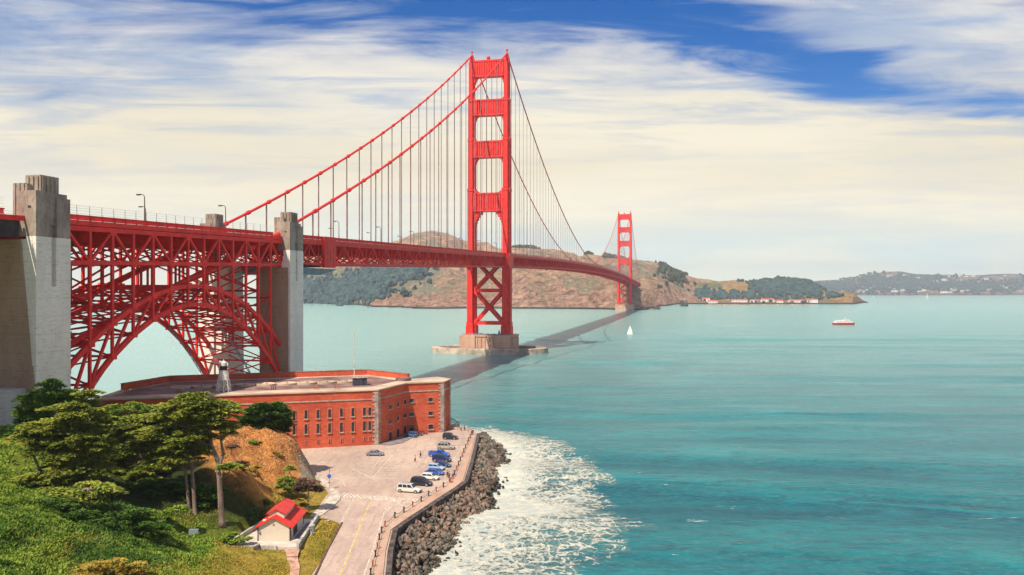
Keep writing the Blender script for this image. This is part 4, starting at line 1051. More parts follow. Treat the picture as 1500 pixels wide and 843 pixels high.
# shed and flag pole on the roof
x, y = W(527, 564.5, 19.5); t = thing('roof_shed', 'dark square hut with pale flat top on the fort roof beside the flag pole', 'hut', (x, y, 19.5), R(16))
m = MB(); m.box((0,0,1.1), (4.0,2.6,2.2)); m.build('wall', material('shed_dark', (.05,.05,.07), .8, .2, 1), t); m = MB(); m.box((0,0,2.3), (4.4,3.0,.2)); m.build('roof', GRAN, t)
m = MB(); m.box((.9,-1.33,.9),(.8,.06,1.7)); m.build('door', WINM, t)
x, y = W(519, 565, 19.5); t = thing('flag_pole', 'tall white flag pole without a flag on the fort roof', 'flag pole', (x, y, 19.5))
m = MB(); m.tube([(0,0,0),(0,0,8),(0,0,16)], [.16,.12,.07], 8); m.build('pole', WHITE, t); m = MB(); m.lathe((0,0,15.95), [(.05,0),(.2,.12),(.2,.26),(.05,.38)], 8); m.build('finial', YEL, t)
# skeleton lighthouse on the roof
x, y = W(327.5, 574, 19.5); t = thing('lighthouse', 'small white iron skeleton lighthouse with black lantern on the fort roof', 'lighthouse', (x, y, 19.5), R(10))
WP = material('lighthouse_paint', (.74,.68,.60), .7, .15, 1.2); BP = material('lantern_black', (.015,.017,.025), .4, .1, 1)
m = MB(); h0, r0, r1 = 3.2, 1.95, 1.55
for k in range(9):
    a = 2*math.pi*k/9; b = 2*math.pi*(k+1)/9; p = lambda q, r, z: (r*math.cos(q), r*math.sin(q), z)
    m.bar(p(a,r0,0), p(a,r1,h0), .16); m.bar(p(a,r0,0), p(b,(r0+r1)/2,h0/2), .09); m.bar(p(b,r0,0), p(a,(r0+r1)/2,h0/2), .09)
    m.bar(p(a,(r0+r1)/2,h0/2), p(b,r1,h0), .09); m.bar(p(b,(r0+r1)/2,h0/2), p(a,r1,h0), .09); m.bar(p(a,(r0+r1)/2,h0/2), p(b,(r0+r1)/2,h0/2), .09)
m.build('legs', WP, t)
m = MB(); m.lathe((0,0,3.2), [(1.6,0),(1.6,.1),(1.5,.12),(1.2,2.5),(1.3,2.6),(1.3,2.75)], 18); m.build('watch_room', WP, t)
m = MB(); m.lathe((0,0,5.95), [(1.35,0),(1.35,.12),(1.0,.14),(1.0,1.0),(1.25,1.05),(1.25,1.15),(.2,1.16)], 12); m.build('gallery', BP, t)
m = MB(); m.lathe((0,0,7.1), [(.95,0),(.95,.75),(1.0,.8),(.15,1.4),(.15,1.6),(.05,1.7)], 12); m.build('lantern_roof', WP, t)
# ramp, low benches and dark fence by the fort
m = MB(); rp = [W(*p,4) for p in [(556,652),(596,636.5),(624,630.5),(612,638),(590,649),(572,653)]]; m.prism(rp[::-1], 4.0, 4.13); tag(m.build('sidewalk', material('apron_grey', (.22,.19,.18), .9, .15, .5)), kind='structure')
for px, py, lab in [(629,631.5,'long low concrete block at the foot of the fort, left one'),(641.5,631,'long low concrete block at the foot of the fort, beside the corner quoins')]:
    x, y = W(px, py, 4); m = MB(); m.box((x,y,4.35), (2.3,.9,.7), R(20)); tag(m.build('concrete_block', GRAN, bevel=.05), lab, 'block')
x, y = W(656,629.5,4); m = MB(); m.box((x,y,4.6), (1.3,1.1,1.2), R(20)); tag(m.build('brick_plinth', BRICK, bevel=.04), 'small red brick plinth at the fort corner nearest the sea', 'plinth')
t = thing('picket_fence', 'dark iron fence with white boards sloping from the fort corner to the sea', 'fence')
m = MB(); bd = MB()
for k in range(15):
    f = k/14; px = 658+15*f; x, y = W(px, 627.3, 4); h = 3.6-1.9*f; m.box((x,y,4+h/2), (.1,.1,h)); 
    if k < 14: x2, y2 = W(658+15*(k+1)/14, 627.3, 4); m.bar((x,y,4+h), (x2,y2,4+3.6-1.9*(k+1)/14), .12); m.bar((x,y,4.9), (x2,y2,4.9), .1)
    if k % 4 == 1: bd.box((x,y-.1,4.7), (.7,.08,1.1))
m.build('rail', BP, t); bd.build('board', WHITE, t)
m = MB(); m.bar((*W(660,629.5,4),4.35), (*W(690,630,4),4.35), .4, .8); tag(m.build('low_wall', GRAN), 'low pale wall closing the end of the promenade', 'wall')

# ------------------------------------------------------------------ washroom building
t = thing('washroom', 'small cream clapboard building with bright red two level metal roof beside the road', 'building', (-40.2, 136.5, 5.0), R(1.5))
def siding(name, col):
    m = bpy.data.materials.new(name); m.use_nodes = True; N = NT(m.node_tree); bs = m.node_tree.nodes['Principled BSDF']
    O = N.n('ShaderNodeTexCoord').outputs['Object']; sep = N.n('ShaderNodeSeparateXYZ'); N.L.new(O, sep.inputs[0])
    fr_ = N.m('FRACT', N.m('MULTIPLY', sep.outputs[2], 5)); c = N.mix(N.ramp(fr_, .0, .25, .6, 0), col, tuple(k*.55 for k in col[:3])+(1,))
    c = N.mix(N.m('MULTIPLY', N.ramp(N.noise(O, 1.2, 5, .6), .4, .7), .25), c, tuple(k*.7 for k in col[:3])+(1,))
    N.L.new(c, bs.inputs['Base Color']); bs.inputs['Roughness'].default_value = .7
    bp = N.n('ShaderNodeBump'); bp.inputs['Strength'].default_value = .6; bp.inputs['Distance'].default_value = .03; N.L.new(fr_, bp.inputs['Height']); N.L.new(bp.outputs[0], bs.inputs['Normal']); return m
SID = siding('clapboard_cream', (.70,.58,.44,1)); ROOFM = material('metal_roof_red', (.66,.045,.028), .45, .08, .8, spec=.4); TRIM = material('trim_dark', (.10,.08,.07), .7, .1, 1)
m = MB(); w, L, h, ap = 2.68, 9.6, 2.45, 3.95
m.add([(-w,0,0),(w,0,0),(w,0,h),(0,0,ap),(-w,0,h),(-w,L,0),(w,L,0),(w,L,h),(0,L,ap),(-w,L,h)], [(0,1,2,3,4),(9,8,7,6,5),(1,6,7,2),(0,4,9,5),(0,5,6,1)])
m.build('wall', SID, t)
def roof_slopes(m, w, y0, y1, ze, za, th, ov):
    sl = (za-ze)/w
    for sx in (-1, 1):
        xe = sx*(w+ov); z_e = ze-sl*ov
        a = [(0,y0,za),(xe,y0,z_e),(xe,y1,z_e),(0,y1,za)]; b = [(x,y,z+th) for x,y,z in a]
        m.add(a+b, [(0,1,2,3),(7,6,5,4),(0,4,5,1),(1,5,6,2),(2,6,7,3),(3,7,4,0)])
m = MB(); roof_slopes(m, w, -.45, L+.45, h+.03, ap+.03, .14, .55)
ro = m.build('roof', ROOFM, t)
m = MB()
for k in range(22):
    y = -.3+k*.48
    for sx in (-1, 1): m.bar((sx*.05,y,ap+.2), (sx*(w+.5),y,h-.11), .05, .06)
m.build('roof_seam', ROOFM, ro)
m = MB(); mw = 1.35; m.add([(-mw,1.5,3.1),(mw,1.5,3.1),(mw,1.5,4.25),(0,1.5,5.0),(-mw,1.5,4.25),(-mw,8.2,3.1),(mw,8.2,3.1),(mw,8.2,4.25),(0,8.2,5.0),(-mw,8.2,4.25)], [(0,1,2,3,4),(9,8,7,6,5),(1,6,7,2),(0,4,9,5)]); m.build('clerestory', SID, t)
m = MB(); roof_slopes(m, mw, 1.15, 8.55, 4.28, 5.03, .12, .35); m.build('clerestory_roof', ROOFM, t)
m = MB(); m.box((w+.01,3.6,1.15), (.08,2.0,2.2)); m.build('doorway', WINM, t); m = MB(); m.box((w+.01,.5,1.15),(.08,.55,2.1)); m.build('doorway', WINM, t)
m = MB()
for x in (-w, w):
    for y in (0, L): m.box((x, y, h/2), (.16,.16,h))
m.box((w+.02,4.9,1.2),(.12,.12,2.3)); m.box((w+.02,2.4,1.2),(.12,.12,2.3)); m.build('corner_trim', TRIM, t)
m = MB(); m.lathe((0,0,0), [(.14,0),(.14,.05)], 10); v = m.build('vent', TRIM, t); v.location = (-.05,-.03,2.75); v.rotation_euler = (R(90),0,0)
m = MB(); m.box((-2.4,-.12,1.5),(.3,.2,.36)); m.build('meter_box', STEELG, t)
m = MB(); m.box((-1.9,1.3,3.15),(.55,.8,.16)); m.build('skylight', WHITE, t)
PADM = material('terrace_concrete', (.55,.46,.38), .9, .12, .6); WALLC = material('ramp_wall', (.42,.38,.33), .9, .2, .8)
m = MB(); m.prism([(-46.3,133.3),(-35.4,133.3),(-35.9,150),(-45.6,149)], 3.5, 4.99); tag(m.build('terrace', PADM), kind='structure')
m = MB(); m.box((-36.6,142.5,5.0),(1.3,9.5,.03), R(1.5)); tag(m.build('ramp', material('ramp_dark', (.20,.17,.19), .9, .1, 1)), kind='structure')
m = MB(); m.bar((-35.2,132.7,4.85),(-36.1,150.5,4.75),.35,1.7); m.bar((-35.2,132.7,5.74),(-36.1,150.5,5.64),.5,.1); tag(m.build('ramp_wall', WALLC), 'pale concrete ramp wall on the road side of the red roofed washroom', 'wall')
m = MB(); m.bar((-47.2,133.2,4.7),(-38.8,133.2,4.8),.3,1.0); tag(m.build('terrace_wall', WALLC), 'low concrete wall in front of the red roofed washroom gable', 'wall')
m = MB(); m.bar((-47.3,133.4,4.9),(-44.8,146,5.3),.3,1.1); m.bar((-47.3,133.4,5.5),(-44.8,146,5.9),.4,.08); tag(m.build('terrace_wall', WALLC), 'low concrete wall on the hill side of the red roofed washroom', 'wall')
x, y = W(376.5,806,5.0); m = MB(); add_blob(m, (x,y,5.1), .75, 1.0); add_blob(m, (x+.5,y-.3,4.9), .5, .8); tag(m.build('boulder', ROCKM), 'dark pointed boulder in the grass before the washroom wall', 'boulder')
x, y = W(458.5,782,4.6); t = thing('litter_bin', 'grey litter bin on the grass beside the ramp wall', 'bin', (x,y,tz1(x,y)))
m = MB(); m.lathe((0,0,0),[(.34,0),(.36,1.0),(.3,1.02)],12); m.build('body', STEELG, t); m = MB(); m.lathe((0,0,1.0),[(.4,0),(.4,.1),(.25,.28),(.05,.3)],12); m.build('lid', WALLC, t)
x, y = W(479,767,4.2); m = MB(); m.lathe((x,y,tz1(x,y)+.02),[(.5,0),(.5,.08),(.42,.1)],14); tag(m.build('manhole_cover', GRAN), 'pale round utility cover in the grass corner by the road', 'manhole')
x, y = W(284,787,7.4); m = MB(); m.box((x,y,tz1(x,y)+.5),(1.5,.5,.9),R(8)); tag(m.build('utility_box', STEELG, bevel=.04), 'small grey utility cabinet in the grass below the cypress trunks', 'cabinet')
# ------------------------------------------------------------------ rock armour and foam
SW = [W(*p, 4) for p in [(700,636),(699,646),(696,660),(690,680),(684,700),(662,721),(640,736),(604,759),(578,785),(568,843)]]+[(-17,112),(-14,96)]
RO = [W(*p, 0) for p in [(706,634),(738,655),(742,667),(731,705),(717,724),(719,750),(700,766),(680,788),(647,819),(623,843)]]+[(-9.5,118),(-6,98)]
def along(P, u):
    k = u*(len(P)-1); i = min(int(k), len(P)-2); f = k-i; return Vector((P[i][0]*(1-f)+P[i+1][0]*f, P[i][1]*(1-f)+P[i+1][1]*f))
BOULD = material('armour_rock', (.045,.037,.030), .92, .35, .45, 1, 2.5, spec=.12, col2=(.30,.24,.18))
BOULD2 = material('armour_rock_rusty', (.10,.055,.038), .92, .35, .45, 1, 2.5, spec=.12, col2=(.36,.22,.15))
for mt in (BOULD, BOULD2):      # dark wet band with weed near the water
    N = NT(mt.node_tree); bs = mt.node_tree.nodes['Principled BSDF']; src = bs.inputs['Base Color'].links[0].from_socket
    P = N.n('ShaderNodeNewGeometry').outputs['Position']; sp_ = N.n('ShaderNodeSeparateXYZ'); N.L.new(P, sp_.inputs[0])
    wet = N.ramp(N.m('ADD', sp_.outputs[2], N.m('MULTIPLY', N.noise(P, .5, 4, .6), 1.2)), .7, 1.7, 1, 0)
    N.L.new(N.mix(N.m('MULTIPLY', wet, .85), src, (.022,.024,.017,1)), bs.inputs['Base Color']); N.L.new(N.m('SUBTRACT', .92, N.m('MULTIPLY', wet, .55)), bs.inputs['Roughness'])
m = MB(); nu = 60
vs = []
for i in range(nu+1):
    a, b = along(SW, i/nu), along(RO, i/nu); vs += [(a.x,a.y,2.4), ((a.x+b.x)/2,(a.y+b.y)/2,1.0), (b.x,b.y,-1.2)]
m.add(vs, [(i*3+j,i*3+j+1,(i+1)*3+j+1,(i+1)*3+j) for i in range(nu) for j in (0,1)]); tag(m.build('rock_bed', DARKW), kind='structure')
def boulder_mesh(seed):
    rs_ = random.Random(seed); bm = bmesh.new(); bmesh.ops.create_icosphere(bm, subdivisions=1, radius=1)
    for v in bm.verts: v.co *= rs_.uniform(.66, 1.3)
    for k in range(13):      # planar breaks
        n = Vector((rs_.gauss(0,1), rs_.gauss(0,1), rs_.gauss(0,1))).normalized(); d = rs_.uniform(.38, .68)
        for v in bm.verts:
            e = v.co.dot(n)-d
            if e > 0: v.co -= n*e*.92
    vs = [tuple(v.co) for v in bm.verts]; fs = [tuple(v.index for v in f.verts) for f in bm.faces]; bm.free(); return vs, fs
BM = [boulder_mesh(i) for i in range(14)]
BM = [([tuple(c*1.28 for c in v) for v in vs], fs) for vs, fs in BM]
bmeshes = []
for i, (vs, fs) in enumerate(BM):
    for mt in (BOULD, BOULD2):
        q = MB(); q.add(vs, fs); bmeshes.append(q.mesh('boulder', mt))
rocks = []; rs = random.Random(3)
ul = [ (along(RO,i/200)-along(RO,(i+1)/200)).length for i in range(200)]; cum = np.cumsum(ul)/sum(ul)
for k in range(3000):
    u = float(np.interp(rs.random(), cum, np.arange(1, 201)/200)); v = rs.random()**.92*1.03; a, b = along(SW, u), along(RO, u)
    p = a*(1-v)+b*v; r = rs.uniform(.36,.72)*(1.45 if rs.random() < .22 else 1)*(1.0 if p.y > 150 else .92)
    if v > .97: p = p+(b-a).normalized()*rs.uniform(0, 2.2)
    if v < .05: p = p+(b-a).normalized()*.5
    z = 3.2*max(0,1-v)**.8-.35+rs.uniform(-.2,.45); rocks.append((p.x, p.y, z, r))
vis = [q for q in rocks if q[1] > 122]
def app(q):   # how large it shows: near, big, on top
    return q[3]/q[1]*(1+.5*q[2])
rocks.sort(key=lambda q: -(q[3]*(1 if q[1] > 123 else 0)*(1.6+q[2])/q[1]))
euler = lambda: (rs.uniform(0,6.3), rs.uniform(0,6.3), rs.uniform(0,6.3))
from mathutils import Euler
for x, y, z, r in rocks[:300]:
    rusty = rs.random() < (.45 if 150 < y < 200 else .12)
    o = bpy.data.objects.new('boulder', bmeshes[rs.randrange(14)*2+(1 if rusty else 0)]); COL.objects.link(o); o.location = (x,y,z+.1); o.rotation_euler = euler(); o.scale = (r*1.15, r, r*.85)
    tag(o, 'angular brown boulder in the rock armour below the sea wall', 'boulder', 'boulders heaped along the sea wall')
m = MB(); m2 = MB()
for x, y, z, r in rocks[300:]:
    rusty = rs.random() < (.45 if 150 < y < 200 else .12); mm = m2 if rusty else m
    vs, fs = BM[rs.randrange(14)]; M = Matrix.Translation((x,y,z)) @ Euler(euler()).to_matrix().to_4x4() @ Matrix.Diagonal((r*1.15,r,r*.85,1))
    mm.add([M @ Vector(v) for v in vs], fs)
m.cur = 0; base = len(m.v); m.v += m2.v; m.f += [tuple(i+base for i in f) for f in m2.f]; m.mi += [1]*len(m2.f)
tag(m.build('rock_armour', [BOULD, BOULD2]), 'mass of smaller brown rocks filling the armour between the boulders', 'rocks', kind='stuff')

FO = [W(*p, 0) for p in [(660,612),(700,620),(760,627),(805,638),(850,652),(885,676),(905,700),(908,725),(930,755),(957,777),(945,800),(900,818),(885,838),(850,862)]]+[(5,95),(-30,95)]
FOP = FO+[(-40,100),(-40,250)]
hx = np.arange(-30, 42, .7); hy = np.arange(96, 300, .7); FX, FY = np.meshgrid(hx, hy)
wx = FX+(fbm(FX*.16, FY*.16, 4)-.5)*14; wy = FY+(fbm(FX*.16+40, FY*.16, 4)-.5)*14
so = poly_sd(FOP, wx, wy); dr = line_dist(RO, FX, FY)
f = np.clip(so/(np.abs(so)+dr*.9+1e-6), 0, 1); f = np.where(so > 0, f, 0)
fpx = FX/FY*F+CX; fpy = HY+CZ/FY*F
g2 = lambda cx, cy, a, b: np.exp(-(((fpx-cx)/a)**2+((fpy-cy)/b)**2))
f = f*.70+g2(762,745,45,18)*.55+g2(740,690,30,32)*.35+g2(700,640,40,10)*.2+g2(800,745,60,12)*.2-g2(815,708,40,14)*.22-g2(760,790,70,14)*.06+g2(870,705,40,25)*.15-g2(720,830,60,12)*.12+g2(845,720,25,40)*.08+g2(900,775,60,12)*.18+g2(660,843,30,14)*.4
f = np.where(so > 0, np.clip(f*np.clip(so/5,0,1)**.5, 0, 1.2), 0)
keep = f > .01
m = MB(); nx = len(hx); ny = len(hy)
FZ = .09+.22*f*fbm(FX*.5, FY*.5, 3)+swell(FX, FY)
m.v = list(zip(FX.ravel().tolist(), FY.ravel().tolist(), FZ.ravel().tolist()))
m.f = [(j*nx+i,j*nx+i+1,(j+1)*nx+i+1,(j+1)*nx+i) for j in range(ny-1) for i in range(nx-1) if keep[j,i] or keep[j+1,i+1]]; m.mi = [0]*len(m.f)
FM = bpy.data.materials.new('sea_foam'); FM.use_nodes = True; nt = FM.node_tree; N = NT(nt); bs = nt.nodes['Principled BSDF']; outn = nt.nodes['Material Output']
at = N.n('ShaderNodeAttribute', attribute_name='foam').outputs['Fac']; P = N.n('ShaderNodeNewGeometry').outputs['Position']
warp = N.noise(P, .35, 4, .6, color=True); va = N.n('ShaderNodeVectorMath', operation='MULTIPLY_ADD'); N.L.new(warp, va.inputs[0]); va.inputs[1].default_value = (3.2,3.2,0); N.L.new(N.mapping(P, (.8,.62,1), rot=(0,0,R(24))), va.inputs[2])
def vor(scale):
    v = N.n('ShaderNodeTexVoronoi', feature='DISTANCE_TO_EDGE'); N.L.new(va.outputs[0], v.inputs['Vector']); v.inputs['Scale'].default_value = scale; return v.outputs['Distance']
e1, e2, e3 = vor(.62), vor(1.7), vor(4.2)
nz = N.noise(N.mapping(P, (.5,1.1,1)), .55, 6, .72)
th = N.m('ADD', at, N.m('MULTIPLY', N.m('SUBTRACT', nz, .5), 1.9))
l1 = N.m('SUBTRACT', N.m('MULTIPLY', th, .36), e1); l2 = N.m('SUBTRACT', N.m('MULTIPLY', th, .24), e2)
def fil(sc, w, rot, lo):
    q = N.noise(N.mapping(P, (.55,1.0,1), rot=(0,0,R(rot))), sc, 5, .6, 1.8)
    return N.ramp(N.m('SUBTRACT', N.m('MULTIPLY', th, w), N.m('ABSOLUTE', N.m('SUBTRACT', q, .5))), -.012, .022)
a = N.m('MAXIMUM', N.ramp(l1, -.01, .06), N.m('MAXIMUM', N.m('MULTIPLY', N.ramp(l2, -.02, .06), N.ramp(at, .05, .4)), N.m('MAXIMUM', fil(.22, .04, 20, 0), fil(.6, .035, -8, 0))))
a = N.m('MAXIMUM', a, N.m('MULTIPLY', N.ramp(N.m('SUBTRACT', N.m('MULTIPLY', th, .17), e3), -.03, .1), .7))
a = N.m('MAXIMUM', a, N.ramp(N.m('ADD', at, N.m('MULTIPLY', N.m('SUBTRACT', nz, .5), .8)), .60, .95)); a = N.m('MULTIPLY', a, N.ramp(at, .02, .12))
fine = N.noise(P, 2.2, 5, .75)
a = N.m('MULTIPLY', a, N.m('ADD', N.ramp(fine, .34, .55, .55, 1), N.ramp(at, .6, .9, 0, .4)), clamp=True)
col = N.mix(N.ramp(N.noise(P, .5, 6, .7), .35, .6), srgb(206,196,174), srgb(172,176,166))
N.L.new(col, bs.inputs['Base Color']); bs.inputs['Roughness'].default_value = .9
bpn = N.n('ShaderNodeBump'); bpn.inputs['Strength'].default_value = .8; bpn.inputs['Distance'].default_value = .4; N.L.new(N.noise(P, 1.1, 6, .7), bpn.inputs['Height']); N.L.new(bpn.outputs[0], bs.inputs['Normal'])
tr = N.n('ShaderNodeBsdfTransparent'); mx = N.n('ShaderNodeMixShader'); N.L.new(a, mx.inputs[0]); N.L.new(tr.outputs[0], mx.inputs[1]); N.L.new(bs.outputs[0], mx.inputs[2]); N.L.new(mx.outputs[0], outn.inputs[0])
o = m.build('sea_foam', FM, smooth=True); tag(o, 'white surf foam spreading from the boulders over the teal water', 'foam', kind='stuff')
aa = o.data.attributes.new('foam', 'FLOAT', 'POINT'); aa.data.foreach_set('value', f.astype('f').ravel())
# wake of the ferry
m = MB(); pts = [(W(1222,475.6,0), .5), (W(1180,475.8,0), 2.2), (W(1130,476.6,0), 4), (W(1080,477.2,0), 5), (W(1040,477.6,0), 3)]
for i in range(4):
    (xa,ya),wa = pts[i]; (xb,yb),wb = pts[i+1]; m.quad((xa,ya-wa,.12),(xb,yb-wb,.12),(xb,yb+wb,.12),(xa,ya+wa,.12))
WM = bpy.data.materials.new('wake_foam'); WM.use_nodes = True; N = NT(WM.node_tree); bs = WM.node_tree.nodes['Principled BSDF']; bs.inputs['Base Color'].default_value = srgb(236,236,222); bs.inputs['Roughness'].default_value = .9
P = N.n('ShaderNodeNewGeometry').outputs['Position']; al = N.ramp(N.noise(N.mapping(P, (.05,.5,1)), 1, 6, .7), .46, .66, 0, .7); N.L.new(al, bs.inputs['Alpha'])
tag(m.build('ferry_wake', WM), 'thin white wake trailing behind the red and white ferry', 'wake', kind='stuff')

# ------------------------------------------------------------------ chain fence
PB = [(690.9,637),(688.7,642),(686.4,646.6),(684.3,651),(681.8,657),(679.4,663),(677,669),(674.5,675.5),(671.8,682),(669,689),(666,696),(662.5,702),(659.6,706.5),(649.6,714),(639,720.5),(628,727),(617,735),(604.6,742.5),(591.7,751),(578.4,758.8),(564,771.8),(559,780.5),(555.6,791),(552.8,804),(550,816),(546,830),(543,843),(540,858)]
t = thing('chain_fence', 'low chain fence of black and rusty posts along the promenade', 'fence')
PBLK = material('post_black', (.03,.025,.025), .6, .2, 2)
pw = [Vector((*W(px,py,4.14),4.14)) for px,py in PB]; rust = {3,6,9,11,12,14,17,20,23,25}
for i, p in enumerate(pw):
    q = MB(); q.lathe(tuple(p), [(.2,0),(.2,.12),(.13,.16),(.12,.85),(.19,.9),(.2,1.0),(.12,1.1),(.02,1.14)], 10); q.build('post', RUSTM if i in rust else PBLK, t)
q = MB()
for a, b in zip(pw[:-1], pw[1:]):
    pts = [a.lerp(b, k/6)+Vector((0,0,.85-.45*4*(k/6)*(1-k/6))) for k in range(7)]; q.tube(pts, .045, 5)
q.build('chain', PBLK, t)

# ------------------------------------------------------------------ vehicles
GLASS = material('car_glass', (.018,.022,.03), .12, .05, 1, spec=.8); TYRE = material('tyre', (.02,.02,.02), .8, .1, 3); RIM = material('wheel_rim', (.42,.42,.43), .35, .1, 3, metal=.6); HLAMP = material('headlight_glass', (.75,.75,.7), .2, .05, 3, spec=.7); TLAMP = material('tail_light', (.45,.02,.02), .3, .05, 3); BUMP = material('bumper_plastic', (.05,.05,.055), .6, .1, 2)
def loft(m, secs):
    """secs: (x, [(y,z) half outline from bottom centre to top centre])"""
    n = len(secs[0][1]); ring = 2*n; vs = []
    for x, pr in secs:
        vs += [(x, y, z) for y, z in pr]+[(x, -y, z) for y, z in reversed(pr)]
    fs = []
    for i in range(len(secs)-1):
        for k in range(ring): k2 = (k+1) % ring; fs.append((i*ring+k, i*ring+k2, (i+1)*ring+k2, (i+1)*ring+k))
    fs.append(tuple(range(ring))); fs.append(tuple((len(secs)-1)*ring+k for k in range(ring))[::-1]); m.add(vs, fs)
KIND = {  # length, width, belt z, roof z, [hood front z], cabin x positions: base rear, roof rear, roof front, base front
 'sedan': (4.6,1.8,.92,1.42,(-1.75,-1.05,.35,1.15)), 'hatch': (4.2,1.76,.95,1.5,(-2.0,-1.65,.35,1.2)), 'suv': (4.8,1.92,1.1,1.8,(-2.32,-2.05,.45,1.15)),
 'jeep': (4.4,1.85,1.1,1.85,(-2.1,-2.0,.35,.75)), 'pickup': (5.5,1.95,1.1,1.82,(-.6,-.4,.75,1.4)), 'shell': (5.3,1.92,1.1,1.85,(-2.55,-2.3,.6,1.3))}
def make_car(kind, col, label, name='parked_car', cat='car'):
    Lc, Wc, bz, rz_, (c0, c1, c2, c3) = KIND[kind]; t = thing(name, label, cat); hl, hw = Lc/2, Wc/2
    paint = material(name+'_paint', col, .3, .04, .5, spec=.5, coat=.6)
    body = MB(); g = .28; fl = bz-.12
    pr = lambda w, zb, zt: [(0.001,zb),(w*.93,zb),(w,zb+.18),(w,(zb+zt)/2+.05),(w*.95,zt-.06),(w*.86,zt),(0.001,zt+.02)]
    loft(body, [(-hl,pr(hw*.84,g+.12,fl-.12)),(-hl+.12,pr(hw*.95,g+.02,fl-.02)),(-hl+.7,pr(hw,g,bz)),(c3-.1,pr(hw,g,bz)),(hl-.75,pr(hw*.98,g,bz-.12)),(hl-.2,pr(hw*.9,g+.02,bz-.22)),(hl,pr(hw*.75,g+.12,bz-.36))])
    ins = .16; pc = lambda w, zt: [(0.001,bz-.05),(w,bz-.05),(w*.99,bz+.02),(w-ins*.45,(bz+zt)/2),(w-ins,zt-.05),(w-ins-.12,zt),(0.001,zt+.03)]
    low = lambda w: [(0.001,bz-.05),(w,bz-.05),(w*.99,bz-.02),(w*.97,bz-.01),(w*.95,bz),(w*.8,bz+.005),(0.001,bz+.01)]
    wc = hw*.95
    loft(body, [(c0,low(wc)),(c1,pc(wc,rz_)),((c1+c2)/2,pc(wc,rz_+.03)),(c2,pc(wc,rz_)),(c3,low(wc))])
    b = body.build('body', paint, t); b.data.polygons.foreach_set('use_smooth', [True]*len(b.data.polygons))
    es = b.modifiers.new('es', 'EDGE_SPLIT'); es.split_angle = R(38)
    # glazing, a little proud of the cabin
    zt = rz_-.12; zb = bz+.06
    def side(xa, xb, xta, xtb, name='side_window'):
        for s in (-1, 1):
            m = MB(); y0, y1 = s*(wc+.015), s*(wc-ins*.86+.015)
            m.add([(xa,y0,zb),(xb,y0,zb),(xtb,y1,zt),(xta,y1,zt),(xa,y0-s*.06,zb),(xb,y0-s*.06,zb),(xtb,y1-s*.06,zt),(xta,y1-s*.06,zt)], [(0,1,2,3),(7,6,5,4),(0,4,5,1),(1,5,6,2),(2,6,7,3),(3,7,4,0)]); m.build(name, GLASS, t)
    e = lambda xb, xt, q: xb+(xt-xb)*q
    xr, xf = e(c0,c1,.2)+.12, e(c3,c2,.2)-.15; tr_, tf = e(c0,c1,.85)+.12, e(c3,c2,.85)-.12; n = {'sedan':2,'hatch':2,'suv':3,'jeep':3,'pickup':2,'shell':3}[kind]
    for k in range(n):
        a0, a1 = k/n+.02, (k+1)/n-.02; side(e(xr,xf,a0), e(xr,xf,a1), e(tr_,tf,a0), e(tr_,tf,a1))
    for nm, xb, xt, sg in (('windscreen', c3, c2, 1), ('rear_window', c0, c1, -1)):
        m = MB(); w0, w1 = wc*.88, (wc-ins)*.84; o_ = sg*.035; A_, B_ = .13, .9
        p = [(e(xb,xt,A_)+o_,-w0,e(bz,rz_,A_)+.02),(e(xb,xt,A_)+o_,w0,e(bz,rz_,A_)+.02),(e(xb,xt,B_)+o_,w1,e(bz,rz_,B_)+.02),(e(xb,xt,B_)+o_,-w1,e(bz,rz_,B_)+.02)]
        q = [(x-sg*.06,y,z-.02) for x,y,z in p]; m.add(p+q, [(0,1,2,3),(7,6,5,4),(0,4,5,1),(1,5,6,2),(2,6,7,3),(3,7,4,0)]); m.build(nm, GLASS, t)
    r = .34 if kind in ('sedan','hatch') else .39
    for x in (-hl+.85, hl-.88):
        for s in (-1, 1):
            m = MB(); m.lathe((0,0,-.11), [(r*.6,0),(r*.95,0),(r,.04),(r,.18),(r*.95,.22),(r*.6,.22)], 20); o = m.build('wheel', TYRE, t); o.location = (x, s*(hw-.09), r); o.rotation_euler = (R(90),0,0)
            m = MB(); m.lathe((0,0,-.125), [(r*.62,0),(r*.62,.25)], 14); rr = m.build('rim', RIM, o)
    for s in (-1, 1):
        m = MB(); m.box((hl-.12, s*hw*.66, bz-.36), (.2,.34,.16)); m.build('headlight', HLAMP, t, bevel=.03)
        m = MB(); m.box((-hl+.03, s*hw*.72, bz-.3), (.1,.28,.26)); m.build('tail_light', TLAMP, t)
        m = MB(); m.box((c3-.3, s*(hw+.08), bz+.1), (.14,.2,.13)); m.build('mirror', BUMP, t, bevel=.03)
    m = MB(); m.box((hl-.04,0,.43),(.16,Wc*.78,.2)); m.box((-hl+.03,0,.43),(.16,Wc*.8,.2)); m.build('bumper', BUMP, t, bevel=.04)
    if kind == 'pickup':
        m = MB(); m.box((-1.72,0,bz+.03),(1.95,Wc*.8,.05)); m.build('cargo_bed', BUMP, t)
        m = MB()
        for s in (-1,1): m.box((-1.7,s*hw*.86,bz+.1),(2.1,.12,.2))
        m.box((-2.68,0,bz+.1),(.1,Wc*.84,.2)); m.build('bed_rail', paint, t)
    if kind in ('suv','shell'):
        m = MB()
        for s in (-1,1): m.box(((c1+c2)/2,s*(wc-.32),rz_+.07),((c2-c1)*.8,.05,.05))
        m.build('roof_rack', BUMP, t)
    if kind == 'jeep': m = MB(); m.lathe((0,0,0),[(.36,0),(.36,.2)],16); o = m.build('spare_wheel', TYRE, t); o.location = (-hl-.15,0,1.0); o.rotation_euler = (0,R(90),0)
    return t
